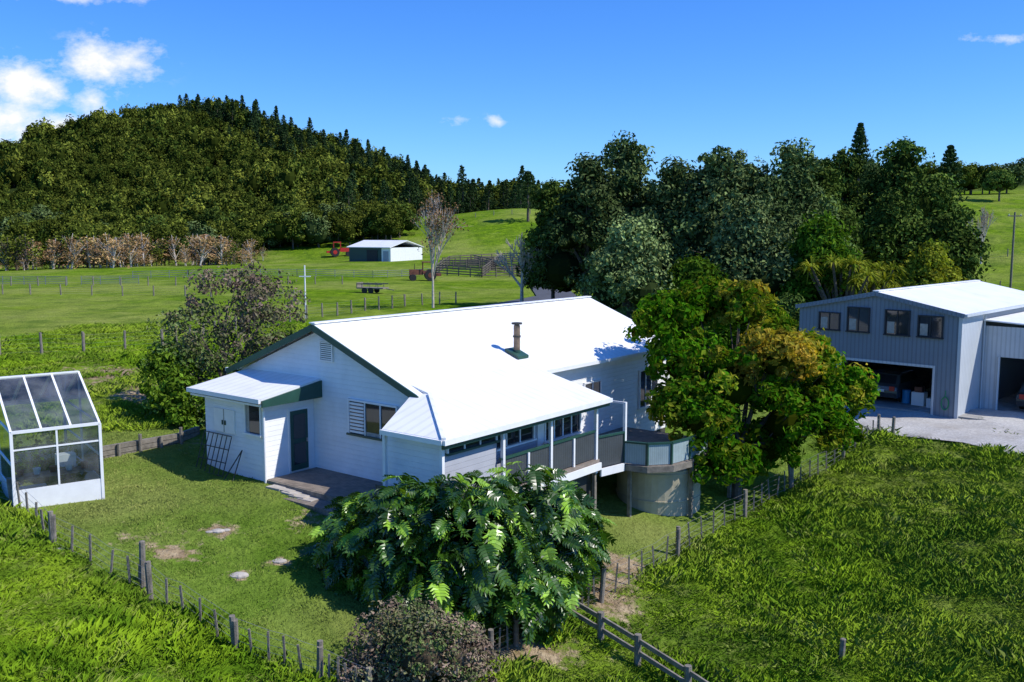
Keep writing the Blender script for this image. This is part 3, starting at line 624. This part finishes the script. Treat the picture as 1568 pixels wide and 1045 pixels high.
a.b(7.2,7.23,.45,5.35,.5,1.38,0); a.b(7.17,7.27,.4,5.4,1.38,1.44,1)
a.b(7.21,7.24,-2.0,.4,.25,.9,0)
for y in (1.7,4.1): a.b(7.235,7.29,y-.04,y+.04,.4,1.38,4)
def rail(p,q,z0,z1,m,cm):
    a.beam((*p,(z0+z1)/2),(*q,(z0+z1)/2),.03,z1-z0,m); a.beam((*p,z1+.03),(*q,z1+.03),.1,.06,cm); a.beam((*q,z0-.05),(*q,z1),.09,.09,1)
rail((7.25,5.5),(7.5,6.75),.15,1.15,0,1)
rail((7.5,6.75),(8.3,6.95),.12,.82,2,1); rail((8.3,6.95),(8.85,7.6),.12,.82,2,1); rail((8.85,7.6),(9.0,8.6),.12,.82,2,1); rail((9.0,8.6),(9.0,12),.12,.82,2,1)
a.b(4.85,6.2,-2.25,-2.22,.1,.85,0)
a.build('balustrade',[M_corr,M_green,M_corrl,M_wood,M_white],HS)
a=Acc()
a.poly([(7.0,-2.1),(7.3,-2.1),(7.33,5.5),(7.0,5.5)],.34,.46,0)
a.poly([(7.0,5.51),(7.33,5.51),(7.55,6.7),(8.35,6.88),(8.95,7.55),(9.1,8.55),(9.1,12),(4.31,12),(4.31,5.62),(7.0,5.62)],.0,.1,0)
a.poly([(7.34,-2.1),(7.38,-2.1),(7.42,5.5),(7.36,5.5)],.12,.36,1)
a.poly([(7.36,5.5),(7.42,5.5),(7.62,6.62),(7.56,6.7)],-.12,.14,1)
a.poly([(7.56,6.66),(8.38,6.82),(9.0,7.51),(9.16,8.53),(9.12,8.55),(8.96,7.56),(8.36,6.87),(7.58,6.71)],-.12,.09,2)
a.b(-.3,4.95,-2.0,-.01,.0,.1,0); a.b(-.3,4.6,-2.06,-2.0,-.25,.09,2); a.b(.4,3.6,-2.7,-2.1,-.25,-.08,0)
a.b(4.95,7.1,-2.2,-1.89,.0,.12,0)
for x,y in [(7.2,1),(7.2,3),(7.6,7),(9.0,8.8),(9.0,11.9),(7.5,11),(7.2,5.4),(7.2,-1.5)]: a.b(x-.06,x+.06,y-.06,y+.06,-2.8,-.01,2)
a.build('deck',[M_deck,M_white,M_wood],HS)
a=Acc()
a.cyl((3.5,6,3.2),(3.5,6,3.75),.13,.13,14,2); a.cyl((3.5,6,3.75),(3.5,6,4.62),.115,.115,14,0); a.cyl((3.5,6,4.66),(3.5,6,4.72),.19,.19,14,1); a.cyl((3.5,6,4.6),(3.5,6,4.66),.09,.09,14,1); a.cyl((3.5,6,4.2),(3.5,6,4.26),.14,.14,14,1)
a.slab([(3.2,5.7,3.80),(3.8,5.7,3.56),(3.8,6.3,3.56),(3.2,6.3,3.80)],.1,2)
a.build('flue',[simple('flue_copper',(.22,.15,.1),.5,.4,4,metal=.3),M_sub,M_green],HS)
def loc(x,y): q=G0+B0*x+A0*y; return q
q=np.array([5.3,33.5]); a=Acc(); a.cyl((q[0],q[1],-2.9),(q[0],q[1],-.35),1.5,1.5,40,0,cap=False); a.cyl((q[0],q[1],-.35),(q[0],q[1],-.22),1.53,1.3,40,0); 
for z in (-1.4,-.45): a.cyl((q[0],q[1],z-.04),(q[0],q[1],z),1.53,1.53,40,0)
a.build('water_tank',[M_conc],smooth=False)
a=Acc(); q0=loc(-3.5,-2.5); q1=loc(-2.0,-2.5); q2=loc(-3.5,-2.1);q3=loc(-2.0,-2.1)
for i in range(7):
    t=i/6; p0=q0*(1-t)+q1*t; p1=q2*(1-t)+q3*t; a.cyl((*p0,0),(*p1,1.25),.017,.017,5,0)
for t in (0,.33,.66,1): a.cyl((*(q0*(1-t)+q2*t),1.25*t+.02),(*(q1*(1-t)+q3*t),1.25*t+.02),.017,.017,5,0)
q4=loc(-1.75,-2.6);q5=loc(-1.45,-2.1); a.cyl((*q4,0),(*q5,.9),.02,.02,5,0); q4=loc(-1.3,-2.6); a.cyl((*q4,0),(*q5,.9),.02,.02,5,0)
a.build('clothes_rack',[M_sub])
a=Acc()
for i in range(9):
    t=i/8; x=-7.3+t*2.4+R.normal()*.06; y=28.8-t*2.0; an=-.65+R.normal()*.1; c,s_=math.cos(an),math.sin(an); w,d=.3,.24
    z=h1(x,y); a.poly([(x+c*u*w-s_*v_*d,y+s_*u*w+c*v_*d) for u,v_ in((-1,-1),(1,-.9),(.95,1),(-.9,.95))],z-.06,z+.05,0)
a.build('paver_path',[M_stone])
a=Acc()
for px,py,r in [(-8.1,25.3,.16),(-7.9,25.4,.1),(-8.3,25.2,.09),(-6.9,23.1,.2),(-6.1,24,.16),(-11.2,22.6,.14)]:
    z=h1(px,py); a.sphere((px,py,z),(r*1.3,r,r*.35),0,nu=9,nv=5)
a.build('garden_stones',[M_stone])
a=Acc()
for (x0,y0),(x1,y1) in [((-13.9,30.9),(-11.9,33.2)),((-11.9,33.2),(-11.6,34.4))]:
    z=.35
    for k in range(3): a.beam((x0,y0,z+k*.17),(x1,y1,z+k*.17),.14,.15,0)
for t in (0,.25,.5,.75,1): 
    x=-13.9+2*t;y=30.9+2.3*t; a.cyl((x+.12,y-.1,.1),(x+.12,y-.1,1.0 if t in(.5,1) else .8),.06,.06,7,0)
a.build('retaining_wall',[M_wood])
# ------------------------------------------------------------ greenhouse
GH=empty('greenhouse',(-13.8,25.6,.15),rad(36)); Wd,Dp,e,rg=2.3,5.0,2.25,3.45
a=Acc(); b_=a.b
def fr(p,q,w=.06): a.beam(p,q,w,w,0)
for x in (0,Wd):
    for y in (0,Dp): fr((x,y,0),(x,y,e),.08)
    fr((x,0,e),(x,2.5,rg)); fr((x,2.5,rg),(x,Dp,e)); fr((x,2.5,0),(x,2.5,rg)); fr((x,0,1.3),(x,Dp,1.3),.05); fr((x,0,e),(x,Dp,e),.05)
for y,z in ((0,e),(Dp,e),(2.5,rg)): fr((0,y,z),(Wd,y,z),.08)
for x in (Wd/3,2*Wd/3): fr((x,0,e),(x,2.5,rg)); fr((x,2.5,rg),(x,Dp,e))
for x in (Wd/2,): fr((x,0,.6),(x,0,e),.05)
fr((0,0,1.75),(Wd,0,1.75),.045)
for x0,x1,y0,y1 in ((.04,Wd-.04,-.02,.02),(.04,Wd-.04,Dp-.02,Dp+.02),(-.02,.02,.04,Dp-.04),(Wd-.02,Wd+.02,.04,Dp-.04)): b_(x0,x1,y0,y1,-.1,.62,0)
a.build('frame',[M_white],GH)
a=Acc(); 
a.add([(0,0,.62),(Wd,0,.62),(Wd,0,e),(0,0,e)],[(0,1,2,3)]); a.add([(0,Dp,.62),(Wd,Dp,.62),(Wd,Dp,e),(0,Dp,e)],[(3,2,1,0)])
for x in (0,Wd): a.add([(x,0,.62),(x,Dp,.62),(x,Dp,e),(x,2.5,rg),(x,0,e)],[(0,1,2,3,4)])
a.add([(0,0,e+.02),(Wd,0,e+.02),(Wd,2.5,rg+.02),(0,2.5,rg+.02)],[(0,1,2,3)]); a.add([(0,Dp,e+.02),(Wd,Dp,e+.02),(Wd,2.5,rg+.02),(0,2.5,rg+.02)],[(3,2,1,0)])
a.build('glazing',[M_gh],GH)
a=Acc(); a.b(.1,Wd-.1,.15,.75,.85,.9,0); a.b(.1,Wd-.1,4.2,4.8,.8,.85,0)
for i in range(5):
    x=.25+i*.42; a.cyl((x,.45,.9),(x,.45,1.08),.08,.11,9,1 if i%2 else 2)
a.b(.1,Wd-.1,.1,4.9,-.02,.02,3); a.b(.1,.9,.3,.7,.3,.55,1); a.b(1.3,1.8,.9,1.3,.9,1.25,1)
for i in range(3): a.cyl((.4+.7*i,2.6,0),(.4+.7*i,2.6,.35),.2,.24,10,3)
cl=np.array([(.4,2.6,.9),(1.1,2.6,.8),(1.8,2.6,1.0),(1.8,1.4,.6),(.5,4.3,1.2),(1.5,4.3,1.2)]); leaves(a,cl,np.full((6,3),.4),70,.16,np.tile([.3,.4,0],(6,1)).astype(float),4)
a.build('bench_and_pots',[M_wood,M_white,M_rust,M_dark,L_mid],GH)
# ------------------------------------------------------------ machinery shed
SH=empty('machinery_shed',(17.65,45.75,0),rad(-44)); a=Acc()
g0=-1.0; W2=3.98
a.b(-W2,-1.6,0,.08,g0,3.0,0); a.b(2.8,W2,0,.08,g0,3.0,0); a.b(-1.6,2.8,0,.08,1.58,3.0,0)
v=[(-W2,0,3.0),(W2,0,3.0),(W2,0,4.12),(0,0,4.93),(-W2,0,4.12)]; v+= [(x,.08,z) for x,_,z in v]
a.add(v,[(0,1,2,3,4),(9,8,7,6,5)],0); a.add(v,[(i,i+5,(i+1)%5+5,(i+1)%5) for i in range(5)],0)
a.b(-W2,-W2+.08,.081,14,g0,4.12,0); a.b(-W2+.081,W2-.081,13.9,14,g0,4.5,0)
a.b(W2-.08,W2,.081,3.0,g0,4.12,1); a.b(W2-.08,W2,3.0,14,g0,4.12,0)  # front stretch of side wall uses the paler copy, its sunlit tone painted in
a.b(W2,10,3.0,3.08,2.0,3.45,1); a.b(W2+.001,4.75,3.001,3.079,g0,1.999,1); a.b(9.9,10,3.09,14,g0,3.2,0); a.b(W2,9.9,13.9,14,g0,3.2,0)
a.build('walls',[M_shed,M_shedl],SH)
a=Acc(); a.slab([(0,-.15,5.05),(W2+.15,-.15,4.2),(W2+.15,14.2,4.2),(0,14.2,5.05)],.06,0); a.slab([(0,14.2,5.048),(-W2-.15,14.2,4.198),(-W2-.15,-.15,4.198),(0,-.15,5.048)],.06,0)
a.slab([(W2+.02,2.85,3.75),(10.3,2.85,3.42),(10.3,14.2,3.42),(W2+.02,14.2,3.75)],.06,0); a.beam((0,-.16,5.07),(0,14.2,5.07),.3,.04,0)
a.build('roof',[M_roof],SH)
a=Acc()
for s_ in (-1,1): a.beam((0,-.16,4.94),(s_*(W2+.15),-.16,4.1),.05,.2,0)
a.b(-1.7,2.9,-.03,-.001,1.58,1.7,1); a.b(-1.7,-1.6,-.03,-.001,g0,1.58,1); a.b(2.8,2.9,-.03,-.001,g0,1.58,1); a.b(W2-.12,W2+.03,-.03,-.002,g0,4.1,1); a.b(W2+.001,W2+.03,-.0,.12,g0,4.1,1)
a.b(W2+.16,W2+.28,-.15,14.2,4.06,4.18,1)
a.cyl((W2+.08,2.9,4.0),(W2+.08,2.9,-.6),.04,.04,8,1); a.cyl((4.75,2.95,-.7),(4.75,2.95,2.0),.07,.07,8,1)
a.build('trim',[M_shed,M_shedl],SH)
a=Acc()
for x0,x1,z0,z1 in [(-2.85,-1.85,3.05,3.85),(-1.37,-.35,3.05,4.18),(.52,1.6,3.03,4.15),(2.08,3.12,3.03,3.97)]: win(x0,x1,z0,z1,0,2,'A',fm=3,t=.06); a.b(x0+.05,x0+.4,-.03,-.0202,z0+.05,z0+.6,2)
a.build('windows',[M_glass,M_white,M_curt,M_dark],SH)
a=Acc(); a.b(-W2+.1,9.8,.1,13.8,-.72,-.56,0); a.b(-W2+.2,-2.9,3,9,-.55,1.0,1); a.b(1.6,2.6,5.5,6,-.55,.6,1); a.b(-2.4,-.2,9,9.6,-.55,1.1,1)
a.b(1.3,1.9,1.5,2,-.55,.1,2);a.b(2.1,2.5,1.3,1.8,-.55,-.1,2);a.b(1.4,1.75,1.6,1.9,.1,.35,3); a.cyl((.9,1.9,-.55),(.9,1.9,.1),.2,.2,10,4); a.b(2.2,2.45,2.2,2.4,-.55,.6,2)
for i in range(5): a.b(-3.7+i*.25,-3.55+i*.25,3.1,3.5,1.0,1.3,2+i%3)
a.build('floor_and_stores',[M_floor,M_wood,M_white,M_rust,M_blue],SH)
a=Acc()
for i in range(16):
    t0=i*.3927;t1=(i+1)*.3927; f=lambda t:(3.45+.16*math.cos(t),-.08,.0+.3*math.sin(t)); a.cyl(f(t0),f(t1),.03,.03,5,0,cap=False)
a.cyl((3.45,-.08,.3),(3.45,-.06,.6),.02,.02,6,0); a.build('hose',[M_hose],SH)
def car(name,X,Y,Z,rz,paint,L_=4.3,W_=1.75):
    E=empty(name,(X,Y,Z),rz); a=Acc(); prof=[(-.5,.28),(-.5,.62),(-.49,.82),(-.44,.92),(-.36,1.38),(-.28,1.46),(.05,1.45),(.2,1.02),(.44,.88),(.5,.7),(.5,.3)]
    n=len(prof); v=[]
    for sy,ins in ((-1,1),(-.92,1),(.92,1),(1,1)):
        for x,z in prof:
            k=1-(.14*max(0,(z-.92)/.5)); v.append((x*L_,sy*W_/2*k,z if abs(sy)<1 else z-.03*(z>.8)))
    for s_ in range(3): a.add(v,[(s_*n+i,s_*n+(i+1)%n,(s_+1)*n+(i+1)%n,(s_+1)*n+i) for i in range(n)],0)
    a.add(v[:n],[list(range(n))[::-1]],0); a.add(v[3*n:],[list(range(n))],0); a.build('body',[paint],E)
    a=Acc()
    for sy in (-1,1):
        y1=sy*(W_/2+.004)*.985; y2=sy*(W_/2)*.885
        a.add([(-.38*L_,y1,.97),(.15*L_,y1,.97),(.04*L_,y2,1.36),(-.33*L_,y2,1.36)],[(0,1,2,3)],0)
    a.add([(-.443*L_,-.7,.95),(-.443*L_,.7,.95),(-.372*L_,.64,1.34),(-.372*L_,-.64,1.34)],[(0,1,2,3)],0)
    a.add([(.195*L_,-.7,1.05),(.195*L_,.7,1.05),(.07*L_,.64,1.4),(.07*L_,-.64,1.4)],[(3,2,1,0)],0)
    for sy in (-1,1): a.b(-.503*L_,-.49*L_,sy*.62-.13,sy*.62+.13,.62,.84,1); a.b(.49*L_,.505*L_,sy*.6-.15,sy*.6+.15,.58,.74,2)
    a.b(-.506*L_,-.498*L_,-.25,.25,.55,.67,2); a.b(-.515*L_,-.49*L_,-.85,.85,.3,.5,3)
    a.build('glass_and_lights',[M_glass,M_red,M_white,M_dark],E); a=Acc()
    for x in (-.31,.31):
        for sy in (-1,1): a.cyl((x*L_,sy*(W_/2-.2),.32),(x*L_,sy*(W_/2+.01),.32),.32,.32,18,0); a.cyl((x*L_,sy*(W_/2+.01),.32),(x*L_,sy*(W_/2+.02),.32),.19,.17,14,1)
    a.build('wheels',[M_tyre,M_wire],E)
S0=np.array([17.65,45.75]);SA=np.array([math.cos(rad(46)),math.sin(rad(46))]);SB=np.array([SA[1],-SA[0]])
q=S0+SB*-.2+SA*3.4; car('parked_car',q[0],q[1],-.56,rad(46),M_carp); q=S0+SB*6.4+SA*5.4; car('parked_car',q[0],q[1],-.56,rad(46),M_cars)
# ------------------------------------------------------------ distant farm buildings
FS=empty('farm_shed',(-34.6,202,h1(-30,200)),rad(-35)); a=Acc()
a.b(0,9.3,0,10,-1,3,0); a.b(9.301,11.8,-.0,10,-1,2.9,1); a.build('walls',[M_farm,M_white],FS); a=Acc()
a.slab([(-.4,-.4,3.0),(12,-.4,3.0),(12,5,4.4),(-.4,5,4.4)],.15,0); a.slab([(-.4,5,4.39),(12,5,4.39),(12,10.4,3),(-.4,10.4,3)],.15,0); a.build('roof',[M_roof],FS)
a=Acc(); a.b(5.2,8.2,-.1,-.02,-1,2.4,0); a.b(9.8,11.2,-.1,-.02,-1,2.2,1); a.build('doors',[M_dark,M_boardgrey],FS)
a=Acc()
def railf(p,q,hh=1.7,nr=4,m=0,ps=2.4,pr_=.11,rh=.18):
    p=np.array(p,float);q=np.array(q,float);L=np.linalg.norm(q-p);n=max(1,round(L/ps)); pts=[p+(q-p)*i/n for i in range(n+1)]; zs=[h1(*t) for t in pts]
    for t,z in zip(pts,zs): a.cyl((*t,z-.3),(*t,z+hh),pr_,pr_,6,m)
    for i in range(n):
        for k in range(nr): zz=hh*(k+.8)/nr; a.beam((*pts[i],zs[i]+zz),(*pts[i+1],zs[i+1]+zz),.05,rh,m)
YQ=[(-13,162),(-5,158),(2,160),(6,168),(7,188),(-2,190),(-12,182)]
for i in range(7): railf(YQ[i],YQ[(i+1)%7])
railf((-5,158),(-2,190)); railf((2,160),(-8,186)); railf((-13,172),(6,170)); railf((-13,178),(6,180)); a.build('cattle_yards',[simple('yard_timber',(.13,.105,.085),.85,.3,4)])
a=Acc()
for p_,q_ in [((-22,150),(-14,160)),((-34,150),(-22,150)),((-60,150),(-34,150))]: railf(p_,q_,1.2,4,0,3,.05,.06)
railf((-60,132),(-52,132),1.2,5,0,3,.05,.06); railf((-75,134),(-62,132),1.2,5,0,3,.05,.06)
a.build('metal_gates',[M_wire])
E=empty('farm_trailer',(-17.5,119,h1(-17.5,119)),rad(-20)); E.scale=(.75,)*3; a=Acc(); a.b(-2.5,2.5,-1.1,1.1,.8,1.0,0); a.b(-2.5,-2.4,-1.1,1.1,1.0,1.8,0)
for y in (-1.08,1.04):
    a.b(-2.39,2.39,y,y+.04,1.5,1.68,0)
    for x in (-1.5,0,1.5): a.b(x,x+.08,y-.02,y+.06,1.0,1.8,0)
a.beam((2.5,0,.8),(4,0,.6),.12,.12,0)
for x in (-1,.2):
    for y in (-1.15,.95): a.cyl((x,y,.5),(x,y+.2,.5),.5,.5,14,1)
a.build('tray_and_wheels',[M_wood,M_tyre],E)
def tractor(name,X,Y,rz,s,paint):
    E=empty(name,(X,Y,h1(X,Y)),rz); E.scale=(s,)*3; a=Acc(); a.b(-1.2,.4,-.5,.5,1.0,1.5,0);a.b(.4,2.4,-.4,.4,.9,1.7,0);a.b(-1.0,.5,-.7,.7,2.7,2.85,0); a.b(-2.3,-1.25,-.6,.6,.7,1.1,0)
    for x in (-.95,.4):
        for y in (-.62,.62): a.cyl((x,y,1.4),(x,y,2.7),.05,.05,6,0)
    for y in (-.95,.6): a.cyl((-.7,y,.85),(-.7,y+.35,.85),.85,.85,18,1); a.cyl((-.7,y-.02,.85),(-.7,y+.37,.85),.4,.4,12,0); a.cyl((1.9,y,.5),(1.9,y+.3,.5),.5,.5,14,1)
    a.cyl((1.6,0,1.7),(1.6,0,2.5),.05,.05,6,1); a.build('body_and_wheels',[paint,M_tyre],E)
tractor('tractor',-40.5,222,rad(15),1.2,M_red); tractor('rusty_tractor',-13.5,148,rad(-170),1.05,M_rust)
# ------------------------------------------------------------ fences
def fence(name,pts,hh=1.0,ps=4.0,batt=3,pr_=.075,wires=5,mat=None):
    a=Acc()
    for (x0,y0),(x1,y1) in zip(pts[:-1],pts[1:]):
        L=math.hypot(x1-x0,y1-y0); n=max(1,round(L/ps)); last=None
        for i in range(n*(batt+1)+1):
            t=i/(n*(batt+1)); x=x0+(x1-x0)*t;y=y0+(y1-y0)*t; z=h1(x,y); tl=R.normal(size=2)*.045
            if i%(batt+1)==0: a.cyl((x,y,z-.3),(x+tl[0],y+tl[1],z+hh*(1+R.normal()*.05)),pr_*(.85+.3*R.random()),pr_*.9,8,0)
            elif batt: a.beam((x,y,z-.02),(x+tl[0],y+tl[1],z+hh*(.86+R.normal()*.04)),.045,.045,0)
            if last is not None:
                for k in range(wires): zz=hh*(.15+.78*k/(wires-1)); a.cyl((last[0],last[1],last[2]+zz),(x,y,z+zz),.004,.004,3,1,cap=False)
            last=(x,y,z)
    a.build(name,[mat or M_wood,M_wire])
fence('post_and_wire_fence',[(-18,28.5),(-14,25.9),(-11.4,22.8),(-8.4,21.2),(-6,19.7),(-4.1,19.2),(-3,18.7)],.85,3.2,4)
fence('post_and_wire_fence',[(1.3,23.4),(2.4,24.7),(5.2,28.8),(8.3,32.8),(10.9,36),(14.1,39.6),(16.4,41.6)],.95,4.5,5)
fence('post_and_wire_fence',[(1.3,23.4),(.1,21.9),(-.5,21.2)],.75,2,2)
fence('post_and_wire_fence',[(-45,52),(-28.8,52.8),(-24.1,52.9),(-21.4,57.6),(-20.5,75),(-14,90),(-10.9,96.3),(-6,101)],1.25,2.2,0,.08)
fence('post_and_wire_fence',[(-80,112),(-57,112),(-38,110),(-24,104)],1.2,3.5,0,.09)
fence('post_and_wire_fence',[(-80,130),(-57,129),(-38,128),(-24,134)],1.2,4,0,.09)
fence('post_and_wire_fence',[(-52,268),(-25,262),(5,262),(32,268)],1.3,5,0,.1,3)
fence('post_and_wire_fence',[(60,130),(75,132),(100,140)],1.2,4,0,.09)
fence('post_and_wire_fence',[(70,160),(95,165),(125,180)],1.3,5,0,.1,3)
a=Acc()
pts=[(1.3,23.4),(2.2,22.5),(3.0,21.6),(4.0,20.5),(5.2,19.0)]
for i,(x,y) in enumerate(pts):
    z=h1(x,y); a.cyl((x,y,z-.3),(x,y,z+.78),.085,.085,8,0)
    if i: 
        x0,y0=pts[i-1];z0=h1(x0,y0)
        for zz in (.34,.64): a.beam((x0,y0,z0+zz),(x,y,z+zz),.05,.11,0)
a.build('timber_rail_fence',[M_wood])
for x,y,hh in [(8.3,22.8,.55),(-8.7,21.5,1.15),(-8.9,21.9,.4),(16.9,41.3,.8)]:
    a=Acc(); z=h1(x,y); a.cyl((x,y,z-.2),(x+.03,y,z+hh),.08,.075,8,0); a.cyl((x+.03,y,z+hh),(x+.03,y,z+hh+.02),.075,.05,8,0); a.build('fence_post',[M_wood])
a=Acc(); z=h1(68.7,130.5); a.cyl((68.7,130.5,z-1),(68.7,130.5,10.6),.17,.12,10,0); a.b(67.7,69.7,130.4,130.52,10.0,10.15,0)
for x in (67.9,68.7,69.5): a.cyl((x,130.46,10.15),(x,130.46,10.35),.05,.04,6,1)
a.build('utility_pole',[M_wood,M_white])
a=Acc(); z=h1(-17.9,81.9); a.cyl((-17.9,81.9,z-.3),(-17.9,81.9,z+4.6),.07,.06,8,0); a.b(-18.4,-17.4,81.85,81.95,z+3.6,z+3.68,0); a.build('white_pole',[M_white])
# ------------------------------------------------------------ light, sky
el=rad(48); sx,sy=.97,-.25; k=math.hypot(sx,sy); sx/=k; sy/=k
S=Vector((sx*math.cos(el),sy*math.cos(el),math.sin(el)))
ld=bpy.data.lights.new('sun','SUN'); ld.energy=5.0; ld.angle=rad(.5); ld.color=(1,.96,.88); lo=bpy.data.objects.new('sun',ld); scn.collection.objects.link(lo); lo.rotation_euler=S.to_track_quat('Z','Y').to_euler()
w=bpy.data.worlds.new('World'); scn.world=w; w.use_nodes=True; nt=w.node_tree; bg=nt.nodes['Background']
sk=N(nt,'ShaderNodeTexSky'); sk.sky_type='NISHITA'; sk.sun_disc=False; sk.sun_elevation=el; sk.sun_rotation=math.atan2(sx,sy); sk.ozone_density=2.0; sk.air_density=1.0; sk.dust_density=.2
hs=N(nt,'ShaderNodeHueSaturation'); hs.inputs['Saturation'].default_value=1.25; nt.links.new(sk.outputs[0],hs.inputs['Color'])
tc=N(nt,'ShaderNodeTexCoord'); sp=N(nt,'ShaderNodeSeparateXYZ'); nt.links.new(tc.outputs['Generated'],sp.inputs[0])
yy=mth(nt,'MAXIMUM',sp.outputs[1],.02); u=mth(nt,'DIVIDE',sp.outputs[0],yy); v=mth(nt,'DIVIDE',sp.outputs[2],yy)
tot=None
for cx,cy,rx,ry,am in [(-.415,.173,.036,.019,1.15),(-.50,.148,.036,.022,1.15),(-.53,.113,.045,.024,1.15),(-.437,.132,.018,.014,.85),(-.475,.108,.03,.018,.8),(-.43,.24,.06,.007,.65),(-.018,.114,.008,.006,.75),(-.057,.114,.014,.006,.6),(.51,.198,.04,.005,.65)]:
    du=mth(nt,'DIVIDE',mth(nt,'SUBTRACT',u,cx),rx); dv=mth(nt,'DIVIDE',mth(nt,'SUBTRACT',v,cy),ry)
    g=mth(nt,'MULTIPLY',mth(nt,'EXPONENT',mth(nt,'MULTIPLY',mth(nt,'ADD',mth(nt,'MULTIPLY',du,du),mth(nt,'MULTIPLY',dv,dv)),-.6)),am)
    tot=g if tot is None else mth(nt,'MAXIMUM',tot,g)
cv=N(nt,'ShaderNodeCombineXYZ'); nt.links.new(u,cv.inputs[0]); nt.links.new(mth(nt,'MULTIPLY',v,1.6),cv.inputs[1])
nz=noise(nt,cv.outputs[0],26,5,.62)
den=mth(nt,'ADD',tot,mth(nt,'MULTIPLY',mth(nt,'SUBTRACT',nz,.5),2.2)); f=mth(nt,'MULTIPLY',rng(nt,den,.25,1.1),rng(nt,tot,.03,.25))
skyc=mixc(nt,1.,hs.outputs[0],(.50,.86,1.48),'MULTIPLY')
c=mixc(nt,f,skyc,(7.6,7.7,7.9)); nt.links.new(c,bg.inputs[0]); bg.inputs[1].default_value=.132
# ------------------------------------------------------------ camera
cd=bpy.data.cameras.new('camera'); cd.sensor_width=36; cd.lens=36*1450/1568; cd.clip_end=5000; cd.clip_start=.1
co=bpy.data.objects.new('camera',cd); scn.collection.objects.link(co); co.location=(0,0,7.9); co.rotation_euler=(rad(90-6.57),0,0); scn.camera=co
scn.view_settings.view_transform='Standard'; scn.view_settings.look='None'; scn.view_settings.exposure=0
